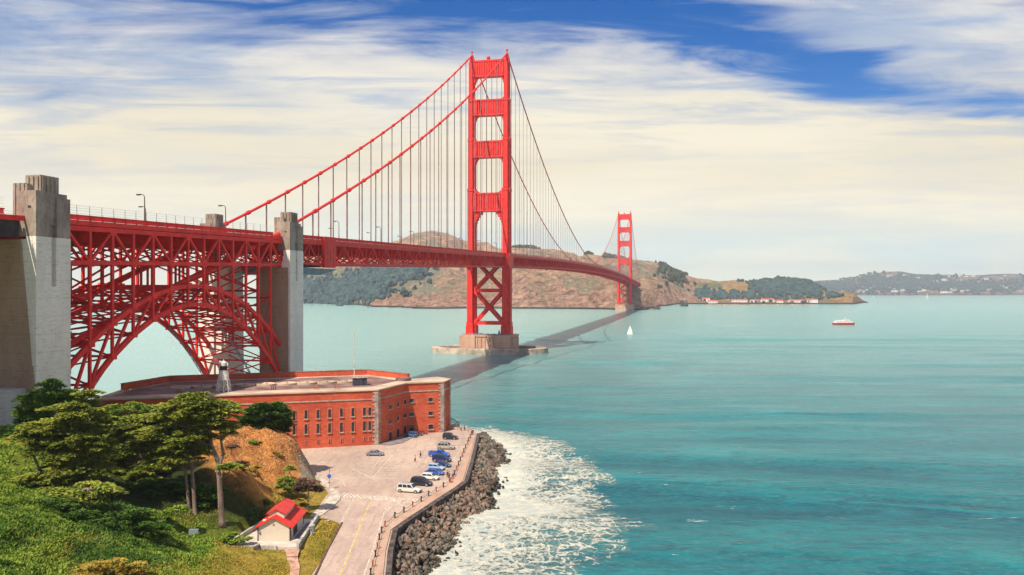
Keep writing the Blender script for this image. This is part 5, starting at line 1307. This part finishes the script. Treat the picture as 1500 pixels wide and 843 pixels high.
cars = [('sedan',(.20,.21,.24),548.5,668.5,0,'lone grey sedan parked in the empty middle of the car park'),
 ('jeep',(.018,.020,.035),659.5,644.5,-8,'black boxy four wheel drive, topmost of the row beside the chain fence'),
 ('suv',(.36,.31,.25),653,659,-10,'beige four wheel drive between the black boxy one and the blue pickup'),
 ('pickup',(.012,.10,.48),643,670,-12,'bright blue pickup truck with open bed in the row of cars'),
 ('suv',(.012,.025,.10),646.8,677.5,-14,'dark navy four wheel drive parked just below the blue pickup'),
 ('sedan',(.015,.035,.11),646.5,685,-17,'dark navy sedan half hidden behind the silver blue hatchback'),
 ('hatch',(.33,.45,.62),638.5,689.5,-17,'silver blue hatchback above the bright blue sedan'),
 ('sedan',(.025,.09,.36),636,696.5,-18,'bright blue sedan right above the white hatchback'),
 ('hatch',(.68,.64,.57),629.8,704,-18,'white hatchback between the bright blue sedan and the big black four wheel drive'),
 ('suv',(.015,.017,.025),616.8,712.5,-16,'big black four wheel drive with roof rack, second from the crosswalk'),
 ('shell',(.62,.57,.50),599,722.5,-16,'white pickup with a roof shell, parked nearest the crosswalk')]
for kind, col, px, py, rz, lab in cars:
    c = make_car(kind, col, lab, 'pickup_truck' if kind in ('pickup','shell') else 'parked_car', 'pickup' if kind in ('pickup','shell') else 'car')
    x, y = W(px, py, 4); c.location = (x, y+.9, 3.985); c.rotation_euler.z = R(rz); c['group'] = 'vehicles parked in the car park'
for kind, col, px, py, rz, lab in [('suv',(.05,.11,.24),602,640.5,160,'blue van like car parked at the fort door in the inner corner'),('sedan',(.05,.04,.05),610,638.5,8,'dark sedan by the fort wall beside the blue one'),('sedan',(.30,.03,.03),617.5,636.5,15,'dull red car by the fort wall, mostly low and dark')]:
    c = make_car(kind, col, lab); x, y = W(px, py, 4); c.location = (x, y, 4.13 if px < 606 else 3.985); c.rotation_euler.z = R(rz); c.scale = (.62,.62,.8) if False else (.8,.8,.85)

# ------------------------------------------------------------------ people
SKIN = material('skin', (.45,.27,.18), .7, .05, 3)
_cm = {}
def cloth(c):
    if c not in _cm: _cm[c] = material('cloth', c, .85, .1, 4)
    return _cm[c]
def skinned(name, verts, edges, radii, mat, parent, root=0):
    me = bpy.data.meshes.new(name); me.from_pydata(verts, edges, []); me.materials.append(mat); o = bpy.data.objects.new(name, me); COL.objects.link(o); o.parent = parent
    bm = bmesh.new(); bm.from_mesh(me); lay = bm.verts.layers.skin.verify(); bm.verts.ensure_lookup_table()
    for i, v in enumerate(bm.verts): r = radii[i]; v[lay].radius = r if isinstance(r, tuple) else (r, r); v[lay].use_root = (i == root)
    bm.to_mesh(me); bm.free(); s = o.modifiers.new('skin', 'SKIN'); s.use_smooth_shade = True; sb = o.modifiers.new('sub', 'SUBSURF'); sb.levels = 1; sb.render_levels = 1; return o
def person(px, py, z, face, top, legs, label, hair=(.05,.03,.02), stride=.18, bend=0.0, bag=None, loc=None, arm=0.0):
    x, y = loc or W(px, py, z); t = thing('person', label, 'person', (x, y, z), R(face)); s = stride; b = bend
    def up(p):  # bend the upper body forward about the hips
        if p[2] <= .95 or not b: return p
        h = p[2]-.95; return (p[0], p[1]-math.sin(b)*h*1.0, .95+h*math.cos(b))
    V = [(0,0,.95),(0,0,1.12),(0,0,1.38),(0,0,1.50),(0,-.02,1.60),(0,-.01,1.72),(.18,0,1.40),(.24,.04+arm,1.12),(.26,-.06-arm,.86),(.27,-.10-arm,.77),(-.18,0,1.40),(-.24,-.04,1.12),(-.26,.04,.86),(-.27,.02,.77),
         (.09,0,.90),(.10,-s*.5,.50),(.11,-s*.2-s*.6,.08),(.11,-s*.8-.14,.04),(-.09,0,.90),(-.10,s*.3,.50),(-.11,s*1.0,.09),(-.11,s*1.0-.13,.04)]
    V = [up(p) for p in V]
    E = [(0,1),(1,2),(2,3),(3,4),(4,5),(2,6),(6,7),(7,8),(8,9),(2,10),(10,11),(11,12),(12,13),(0,14),(14,15),(15,16),(16,17),(0,18),(18,19),(19,20),(20,21)]
    Rr = [(.15,.11),(.13,.10),(.16,.10),.055,.09,.085,.06,.045,.035,.045,.06,.045,.035,.045,.09,.065,.045,.04,.09,.065,.045,.04]
    skinned('body', V, E, Rr, SKIN, t)
    k = 1.22
    skinned('shirt', [V[i] for i in (0,1,2,6,7,8,10,11,12)], [(0,1),(1,2),(2,3),(3,4),(4,5),(2,6),(6,7),(7,8)], [tuple(q*k for q in (Rr[i] if isinstance(Rr[i],tuple) else (Rr[i],Rr[i]))) for i in (0,1,2,6,7,8,10,11,12)], cloth(top), t)
    skinned('trousers', [V[i] for i in (0,14,15,16,18,19,20)], [(0,1),(1,2),(2,3),(0,4),(4,5),(5,6)], [(.17,.13),.115,.085,.065,.115,.085,.065], cloth(legs), t)
    hp = Vector(V[5]); m = MB(); m.lathe(tuple(hp+Vector((0,.02,-.08))), [(.08,-.03),(.11,.03),(.105,.1),(.06,.16),(.01,.18)], 10); m.build('hair', cloth(hair), t)
    if bag: m = MB(); m.box((0,.22,1.25),(.3,.2,.42)); m.build('backpack', cloth(bag), t, bevel=.05)
    return t
person(608,677.5,3.99,70,(.62,.58,.5),(.03,.03,.04),'person in white top and dark trousers walking in the empty part of the car park')
person(616,671.5,3.99,60,(.06,.06,.08),(.10,.09,.12),'person in dark clothes walking just behind the one in white')
person(655.5,700.5,3.99,200,(.04,.04,.05),(.05,.05,.07),'person in black standing at the end of the parked cars')
person(658,702,3.99,160,(.10,.12,.10),(.03,.03,.04),'person in dark green top close beside the one in black')
person(663.5,700.5,3.99,90,(.25,.28,.35),(.04,.05,.09),'person in grey blue top standing near the chain fence')
person(659.2,708.3,3.99,20,(.62,.03,.03),(.55,.04,.04),'person all in red crouching over at the fence post',stride=.3,bend=1.1)
person(675.5,632,3.99,90,(.30,.22,.18),(.08,.07,.08),'person in brown top, leftmost of the group at the promenade end')
person(680.5,631.5,3.99,180,(.05,.05,.06),(.06,.06,.08),'person in dark jacket in the middle of the group at the promenade end')
person(686,634.5,4.14,30,(.55,.50,.45),(.30,.32,.40),'person in pale top at the start of the chain fence')
person(690.5,637.5,4.14,150,(.50,.07,.06),(.35,.06,.06),'person in red top on the promenade, beside the first chain post')
person(692.7,637,4.14,200,(.06,.05,.07),(.05,.05,.06),'person in dark clothes beside the one in red on the promenade')
xx, yy = W(456.5,790,4.5)
person(0,0,tz1(xx,yy),-60,(.06,.12,.30),(.66,.62,.56),'person in blue top and white trousers bending down on the grass by the ramp wall',bend=.6,loc=(xx,yy),stride=.25,hair=(.25,.05,.04))

# blue sign on its pole by the bend
x, y = W(482.5,716,4.12); t = thing('road_sign', 'round blue sign on a tall thin pole at the bend of the pavement', 'sign', (x,y,4.12))
m = MB(); m.tube([(0,0,0),(0,0,4.6)], .06, 8); m.build('pole', STEELG, t); m = MB(); m.lathe((0,0,0),[(.45,0),(.45,.05)],20); o = m.build('sign_panel', material('sign_blue',(.02,.13,.55),.5,.03,1), t); o.location = (0,-.06,2.7); o.rotation_euler = (R(90),0,0)
m = MB(); m.box((0,-.1,1.3),(.7,.04,.28)); m.build('sign_panel', material('sign_brown',(.35,.25,.22),.6,.1,1), t)

# ------------------------------------------------------------------ boats
SAILM = material('sail_cloth', (.85,.80,.68), .8, .05, 1); HULLW = material('hull_white', (.80,.78,.72), .4, .05, 1)
def hull(m, L, Wd2, H, z0=0):
    secs = []
    for f_, w_, zb in ((-.5,.72,.25),(-.3,.95,.05),(0,1,0),(.25,.8,.05),(.42,.38,.25),(.5,.03,.6)): w2 = Wd2/2*w_; secs.append((L*f_, [(0.001,z0+H*(zb*.6-.25)),(w2*.7,z0+H*(zb*.6-.15)),(w2*.95,z0+H*.45),(w2,z0+H*(1+.25*max(0,f_))),(0.001,z0+H*(1+.25*max(0,f_)))]))
    loft(m, secs)
def sailboat(px, py, L, mast, label, rz, s=1):
    x, y = W(px, py, 0); t = thing('sailboat', label, 'sailboat', (x,y,0), R(rz)); m = MB(); hull(m, L, L*.3, 1.2); m.build('hull', HULLW, t)
    m = MB(); m.tube([(L*.08,0,1),(L*.08,0,mast)], .12, 6); m.build('mast', STEELG, t)
    m = MB(); a = (L*.06,0,2.0); 
    def sail(P):
        n = len(P); q = [(p[0],p[1]-.06,p[2]) for p in P]; m.add(P+q, [tuple(range(n)), tuple(range(2*n-1,n-1,-1))]+[(i,(i+1)%n,n+(i+1)%n,n+i) for i in range(n)])
    sail([(L*.06,0,1.9),(-L*.42,.5,2.0),(-L*.28,.35,mast*.5),(L*.05,0,mast*.97)]); m.build('mainsail', SAILM, t)
    m = MB(); sail([(L*.11,0,1.6),(L*.48,-.3,1.4),(L*.3,-.25,mast*.45),(L*.1,0,mast*.85)]); m.build('jib', SAILM, t)
    m = MB(); m.box((-L*.12,0,1.45),(L*.3,L*.16,.5)); m.build('cabin', HULLW, t, bevel=.08)
sailboat(923,490.5,7,10.5,'white sailboat with two sails just right of the bridge shadow',150)
sailboat(1358,437.5,22,32,'tiny sailboat far off before the distant wooded shore',30)
sailboat(1280,436.5,9,14,'faint speck of a sailboat off the tip of the brown point',20)
x, y = W(1236,476,0); t = thing('ferry', 'red and white passenger ferry heading right across the bay', 'ferry', (x,y,0), R(-4))
m = MB(); hull(m, 29, 8, 2.8); m.build('hull', material('hull_red',(.62,.03,.04),.45,.05,.3), t)
m = MB(); m.box((-12.2,0,3.3),(4,7,1.6)); m.box((-1.5,0,3.95),(20,6.6,2.3)); m.box((9.5,0,3.5),(4,5,1.2)); m.box((3.2,0,6.1),(8,5,1.9)); m.box((-6,0,5.2),(12,6.2,.3)); m.build('cabin', HULLW, t, bevel=.15)
m = MB()
for k in range(10):
    for s in (-1,1): m.box((-9.6+k*1.9,s*3.32,4.2),(1.2,.08,.8))
for s in (-1,1): m.box((3.2,s*2.52,6.4),(6.5,.08,.8))
m.box((7.22,0,6.4),(.08,4,.8)); m.build('window', WINM, t)
m = MB(); m.tube([(2,0,7),(2,0,11)],.14,6); m.tube([(2,-1.5,9),(2,1.5,9)],.08,6); m.lathe((4.6,0,7.05),[(.5,0),(.5,.3),(1.2,.4),(1.2,.6),(.2,.7)],10); m.build('mast', HULLW, t)
m = MB()
for k in range(12): m.box((-11+k*1.05,-3.1,5.8),(.07,.07,.95)); m.box((-11+k*1.05,3.1,5.8),(.07,.07,.95))
m.bar((-11.4,-3.1,6.3),(.8,-3.1,6.3),.08); m.bar((-11.4,3.1,6.3),(.8,3.1,6.3),.08); m.build('railing', HULLW, t)
# ------------------------------------------------------------------ trees
def leaf_mat(name, a, b, dk, sc=.35):
    m = bpy.data.materials.new(name); m.use_nodes = True; N = NT(m.node_tree); bs = m.node_tree.nodes['Principled BSDF']
    bs.inputs['Roughness'].default_value = .8; bs.inputs['Specular IOR Level'].default_value = .12
    P = N.n('ShaderNodeNewGeometry').outputs['Position']
    c = N.mix(N.ramp(N.noise(P, sc, 4, .6), .35, .65), a, b)
    c = N.mix(N.m('MULTIPLY', N.ramp(N.noise(P, 2.4, 3, .6), .45, .65), .6), c, dk)
    N.L.new(c, bs.inputs['Base Color']); return m
LM_Y = leaf_mat('cypress_leaves', (.17,.215,.028,1), (.34,.34,.045,1), (.05,.08,.016,1))
LM_D = leaf_mat('dark_cypress_leaves', (.06,.125,.016,1), (.11,.19,.028,1), (.028,.05,.01,1))
LM_G = leaf_mat('bright_shrub_leaves', (.16,.25,.024,1), (.27,.34,.04,1), (.06,.11,.014,1))
LM_B = leaf_mat('brown_leaves', (.14,.075,.05,1), (.20,.11,.075,1), (.06,.03,.025,1))
LM_O = leaf_mat('golden_leaves', (.36,.25,.035,1), (.46,.30,.05,1), (.16,.12,.02,1))
BARK = material('cypress_bark', (.17,.115,.085), .95, .3, 1.5, .8, 6, col2=(.36,.25,.19), stretch=(1,1,.25))
def np_obj(name, V, Fc, mat, parent=None):
    me = bpy.data.meshes.new(name); nv = len(V); nf = len(Fc); me.vertices.add(nv); me.vertices.foreach_set('co', V.astype('f').ravel()); k = Fc.shape[1]
    me.loops.add(nf*k); me.loops.foreach_set('vertex_index', Fc.astype('i').ravel()); me.polygons.add(nf); me.polygons.foreach_set('loop_start', np.arange(0, nf*k, k, dtype='i')); me.polygons.foreach_set('loop_total', np.full(nf, k, 'i'))
    me.materials.append(mat); me.update(calc_edges=True); me.validate(); o = bpy.data.objects.new(name, me); COL.objects.link(o)
    if parent is not None: o.parent = parent
    return o
def leaves(C, D, L, Wd_, rng):
    """pointed quads at C along D"""
    n = len(C); D = D/np.linalg.norm(D, axis=1, keepdims=True); r = rng.normal(size=(n,3))*.45+np.array([0,0,1.0]); S = np.cross(D, r); S /= np.linalg.norm(S, axis=1, keepdims=True)+1e-9
    a = C-D*L[:,None]*.45; b = C+S*Wd_[:,None]*.5-D*L[:,None]*.05; c = C+D*L[:,None]*.6; d = C-S*Wd_[:,None]*.5-D*L[:,None]*.05
    return np.stack([a,b,c,d], 1).reshape(-1,3)
def pad_cloud(rng, c, R_, T, n, out, spiky, size=(.38,.75)):
    """a flat layered spray of foliage, ragged at the rim, heavier to its outer side"""
    th = rng.uniform(0, 6.283, n); rr = np.sqrt(rng.uniform(0, 1, n))*(1+.25*np.sin(th*3+rng.uniform(0,6))+.16*np.sin(th*7+rng.uniform(0,6)))
    X = np.cos(th)*rr*R_; Y = np.sin(th)*rr*R_*.85
    Z = T*(.55*(1-rr**2))+rng.normal(0, .10*T+.04, n)-.12*rr*R_*.3
    C = np.stack([X,Y,Z],1)+c
    D = np.stack([np.cos(th)*.9+out[0]*.7+rng.normal(0,.35,n), np.sin(th)*.9+out[1]*.7+rng.normal(0,.35,n), rng.normal(.12+spiky*.8,.22+spiky*.2,n)],1)
    L = rng.uniform(*size, n); return C, D, L
def tree(name, base, lobes, mat, label, cat='tree', trunk=None, npad=9, per=190, spiky=0.0, size=(.38,.75), pr=(.9,1.9), seed=0, depth=1.0, trunk_r=.45, group=None, d=None, fork=None):
    """base (px,py,d); lobes (px,py,rx,ry[,dd]) in pixels at that distance turned into metres"""
    rng = np.random.RandomState(seed+100); d0 = base[2]; b = Wd(*base); bz = tz1(b.x, b.y); b.z = min(b.z, bz)-.3
    t = thing(name, label, cat, b); Cs, Ds, Ls = [], [], []; pads = []
    for lb in lobes:
        dd = d0+(lb[4] if len(lb) > 4 else 0); c = np.array(Wd(lb[0], lb[1], dd)); rx = lb[2]/F*dd; rz = lb[3]/F*dd; ry = rx*.8*depth
        n = max(22 if name == 'small_tree' else 9, int(npad*rx*rz*.40))
        for _ in range(n):
            v = rng.normal(size=3); v /= np.linalg.norm(v); v *= rng.uniform(.45, 1)**.6; v[2] = abs(v[2])*np.sign(rng.uniform(-.55,1)); p = c+v*np.array([rx,ry,rz])*.92
            Rp = rng.uniform(*pr)*min(1.25, .6+rx*.14); out = v[:2]/(np.linalg.norm(v[:2])+.01); pads.append((p, Rp)); a = pad_cloud(rng, p, Rp, Rp*.24, int(per*max(Rp*Rp*.62,.5)), out, spiky, size)
            Cs.append(a[0]); Ds.append(a[1]); Ls.append(a[2])
    C = np.concatenate(Cs); D = np.concatenate(Ds); L = np.concatenate(Ls); V = leaves(C, D, L, L*rng.uniform(.3,.55,len(L)), rng)-np.array(b)
    np_obj('crown', V, np.arange(len(V)).reshape(-1,4), mat, t)
    m = MB(); B_ = np.array(b)
    trunks = trunk or [[(base[0],base[1],0),(lobes[0][0],lobes[0][1],0)]]
    tops = []
    for tr in trunks:
        P = [Vector(np.array(Wd(q[0],q[1],d0+q[2]))-B_) for q in tr]; k0 = tr[0][3] if len(tr[0]) > 3 else 1; P[0].z -= .6; rads = [trunk_r*k0*(1-.62*i/(len(P)-1)) for i in range(len(P))]
        Q = []; RR = []
        for i in range(len(P)-1):
            for s in range(4): f = s/4; Q.append(P[i].lerp(P[i+1], f)+Vector((math.sin(i*2+s)*.05,0,0))); RR.append(rads[i]*(1-f)+rads[i+1]*f)
        Q.append(P[-1]); RR.append(rads[-1]); RR[0] *= 1.5; m.tube(Q, RR, 9); tops += P[1:]
    for p, Rp in (pads[::2] if name != 'shrub' else []):
        q = Vector(p-B_); j = min(tops, key=lambda a: (a-q).length+max(0, a.z-q.z)*1.5); mid = j.lerp(q, .55)+Vector((0,0,-.25*abs((q-j).length)*.15)); m.tube([j, mid, q], [.13,.08,.03], 5, caps=False)
    m.build('trunk', BARK, t, smooth=True)
    if group: t['group'] = group
    return t
tree('cypress_tree', (325,767,137), [(288,600,44,22),(318,612,30,22),(250,612,22,14),(280,640,30,22),(292,582,24,9),(310,600,40,14),(338,628,10,12),(338,684,11,5)], LM_Y, 'tallest cypress with bare pale forked trunk, rightmost of the big trees', seed=1,
     trunk=[[(325,767,0),(323,735,0),(322,705,0),(318,672,0),(309,652,0),(308,630,0),(300,605,0)],[(320,680,0,.6),(327,665,.3),(324,645,.3),(322,615,0)]], trunk_r=.52)
tree('cypress_tree', (281,756,139), [(238,640,42,20),(268,660,36,20),(212,658,24,20),(272,632,26,18),(250,675,26,12)], LM_Y, 'cypress on two slender pale trunks standing left of the tallest one', seed=2,
     trunk=[[(286,758,0),(284,725,0),(282,690,0),(270,650,0)],[(279,756,.4,.85),(275,725,.3),(272,690,.3),(255,655,0)]], trunk_r=.42)
tree('cypress_tree', (212,745,148), [(195,632,36,24),(182,662,30,22),(214,690,32,20),(170,690,22,22),(205,722,40,18),(175,715,26,12),(230,610,24,12),(160,640,20,16)], LM_Y, 'dense cypress filling the middle of the grove behind the dark hollow', seed=3)
tree('cypress_tree', (112,738,131), [(112,604,40,18),(84,636,52,24),(124,650,40,32),(74,668,38,14),(112,690,52,12),(130,580,18,9),(45,640,18,14),(60,700,26,8),(112,714,50,12),(150,668,20,18),(150,620,20,14)], LM_Y, 'broad layered cypress with flat yellow green tiers at the left', seed=4,
     trunk=[[(112,738,0),(110,700,0),(115,650,0),(122,600,0)],[(70,712,0,.5),(58,690,0),(45,655,0),(40,640,0)],[(100,735,0,.6),(88,700,0),(80,650,0)]], trunk_r=.6)
tree('cypress_tree', (66,705,150), [(68,596,36,26),(74,568,13,13),(52,586,18,14),(42,612,22,14),(98,588,18,18),(62,632,40,14)], LM_D, 'dark green spiky topped conifer behind the broad cypress by the concrete base', seed=5, spiky=.9, size=(.5,1.0), trunk_r=.4)
tree('cypress_tree', (133,750,122), [(128,716,40,9),(150,724,22,6),(92,722,16,6)], LM_Y, 'low spreading yellow green bough tree hanging over the slope', seed=6, per=150, trunk_r=.2)
tree('conifer_bush', (392,638,187), [(390,612,34,22),(370,620,16,13),(404,600,15,12),(412,620,14,14),(388,630,24,8)], LM_D, 'dark rounded conifer bush on the crest before the fort wall', seed=7, spiky=.45, trunk_r=.3, size=(.45,.9))
tree('small_tree', (425,730,165), [(419,708,14,11),(428,716,10,7)], LM_G, 'small green tree left of the purple brown one above the washroom', seed=8, trunk_r=.18, pr=(.6,1.1), size=(.3,.5), per=260)
tree('small_tree', (450,744,158), [(452,711,18,12),(440,716,10,8),(464,716,9,7)], LM_B, 'small purple brown leaved tree beside the bend of the pavement', seed=9, trunk_r=.2, pr=(.6,1.1), size=(.3,.5), per=170)
k = 0
for px, py, d, lobes, mat, lab in [
    (190,612,168,[(190,602,46,13),(228,604,24,12),(162,604,18,10)],LM_G,'bright green broadleaf mass behind the grove under the fort roof edge'),
    (250,612,172,[(255,606,26,9),(300,612,26,9)],LM_G,'green bushes along the hilltop between the grove and the fort'),
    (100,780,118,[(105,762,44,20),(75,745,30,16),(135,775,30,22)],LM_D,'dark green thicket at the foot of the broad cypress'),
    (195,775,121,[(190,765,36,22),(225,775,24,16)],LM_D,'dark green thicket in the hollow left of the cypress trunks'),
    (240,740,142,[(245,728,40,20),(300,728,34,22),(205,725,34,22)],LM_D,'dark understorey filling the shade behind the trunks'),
    (345,795,134,[(344,788,18,7),(358,792,10,5)],LM_G,'bright green shrub left of the washroom terrace'),
    (235,755,131,[(237,752,22,9),(262,748,14,6)],LM_G,'light green shrub in front of the twin pale trunks'),
    (385,742,152,[(380,736,14,6)],LM_D,'dark low bush on the slope above the washroom, upper one'),
    (368,757,146,[(366,751,20,6),(352,760,10,5)],LM_D,'dark low bush on the slope above the washroom, lower one'),
    (160,838,103,[(155,828,26,8),(130,836,20,7)],LM_O,'golden bush at the bottom of the hill, left one'),
    (205,842,105,[(198,834,24,8)],LM_O,'golden bush at the bottom of the hill, right one'),
    (372,655,176,[(370,650,12,5)],LM_G,'yellow green tuft high on the orange slope below the conifer bush'),
    (400,672,176,[(402,668,10,6),(408,684,7,5)],LM_O,'golden bush on the steep right side of the orange slope'),
    (338,662,164,[(340,656,10,6)],LM_B,'brown dry bush beside the tall bare trunk'),
    (424,690,172,[(424,687,8,5)],LM_G,'green tuft near the rocky foot of the orange slope'),
    (352,690,152,[(354,684,12,9)],LM_B,'reddish brown dry bush on the orange slope'),
    (385,700,160,[(372,690,14,10)],LM_O,'dry golden bush in the middle of the orange slope'),
    (430,752,154,[(436,738,14,8),(412,745,12,6)],LM_O,'golden scrub under the purple brown tree')]:
    k += 1
    tree('shrub', (px,py,d), lobes, mat, lab, 'shrub', seed=20+k, pr=(.6,1.2), size=(.28,.55), per=230, trunk_r=.12, spiky=.25, npad=11)

# ------------------------------------------------------------------ ground cover
def ground_cover(name, label, n, zone, mat, size, seed):
    rng = np.random.RandomState(seed); P = []; tot = 0
    while tot < n:
        y = rng.uniform(92, 205, 40000); x = rng.uniform(-110, -28, 40000); px = x/y*F+CX
        ok = (px > -30) & (poly_sd(LAND, x, y) > .5); x, y = x[ok], y[ok]; z = tz(x, y); px = x/y*F+CX; py = HY+(CZ-z)/y*F
        w_ = np.zeros(len(x))
        for cx, cy, a, b, s in zone: w_ = np.maximum(w_, s*np.exp(-(((px-cx)/a)**2+((py-cy)/b)**2)**2))
        w_ = w_*np.clip((fbm(x*.25+seed, y*.25, 4)-.38)*6, .05, 1)
        pad = (np.abs(x+41.2) < 6.6) & (np.abs(y-141) < 9)
        ok = (rng.uniform(0,1,len(x)) < w_) & ~pad & (py < 860) & (z > 4.2); P.append(np.stack([x[ok],y[ok],z[ok]],1)); tot += ok.sum()
        if len(P) > 60: break
    C = np.concatenate(P)[:n]; m = len(C); L = rng.uniform(*size, m); C[:,2] += L*.3
    D = np.stack([rng.normal(0,.6,m), rng.normal(0,.6,m), rng.uniform(.3,1.1,m)],1); V = leaves(C, D, L, L*rng.uniform(.25,.5,m), rng)
    tag(np_obj(name, V, np.arange(len(V)).reshape(-1,4), mat), label, 'ground cover', kind='stuff')
ground_cover('ground_cover', 'leafy green ground cover on the hillside at the left', 70000, [(30,730,90,95,1),(0,800,90,70,1),(250,800,60,35,.9),(230,785,60,30,.8),(10,640,30,20,.7)], LM_G, (.28,.62), 1)
ground_cover('dry_grass', 'dry golden grass and scrub at the bottom of the hill and by the road', 18000, [(180,832,60,14,1),(90,800,70,30,.35),(440,740,40,18,.8),(370,825,90,30,.25),(480,795,25,50,.25)], LM_O, (.2,.42), 2)
ground_cover('dry_grass', 'dry orange grass and dead stems covering the bare hill before the fort', 12000, [(370,665,60,40,.8),(410,650,30,30,.5)], leaf_mat('orange_grass', (.56,.25,.09,1), (.70,.36,.15,1), (.24,.13,.06,1)), (.2,.5), 7)
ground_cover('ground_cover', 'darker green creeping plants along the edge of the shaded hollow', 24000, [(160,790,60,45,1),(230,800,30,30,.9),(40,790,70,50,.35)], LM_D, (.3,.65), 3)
ground_cover('lawn_grass', 'short yellow green lawn before the washroom', 22000, [(340,825,80,30,.9),(480,800,30,50,.8),(290,760,30,15,.8)], leaf_mat('lawn_blades', (.24,.22,.03,1), (.34,.27,.04,1), (.14,.15,.02,1)), (.14,.28), 4)

# ------------------------------------------------------------------ sea haze
hz = MB(); hz.box((0, 4000, 150), (14000, 11000, 360))
H = bpy.data.materials.new('haze'); H.use_nodes = True; nt = H.node_tree; nt.nodes.clear(); o_ = nt.nodes.new('ShaderNodeOutputMaterial'); v_ = nt.nodes.new('ShaderNodeVolumePrincipled')
v_.inputs['Color'].default_value = (.90, .95, 1.0, 1); v_.inputs['Density'].default_value = .000075; v_.inputs['Anisotropy'].default_value = .2
nt.links.new(v_.outputs[0], o_.inputs['Volume'])
ho = hz.build('haze', H); tag(ho, 'pale blue sea haze lying over the whole strait', 'haze', kind='stuff')
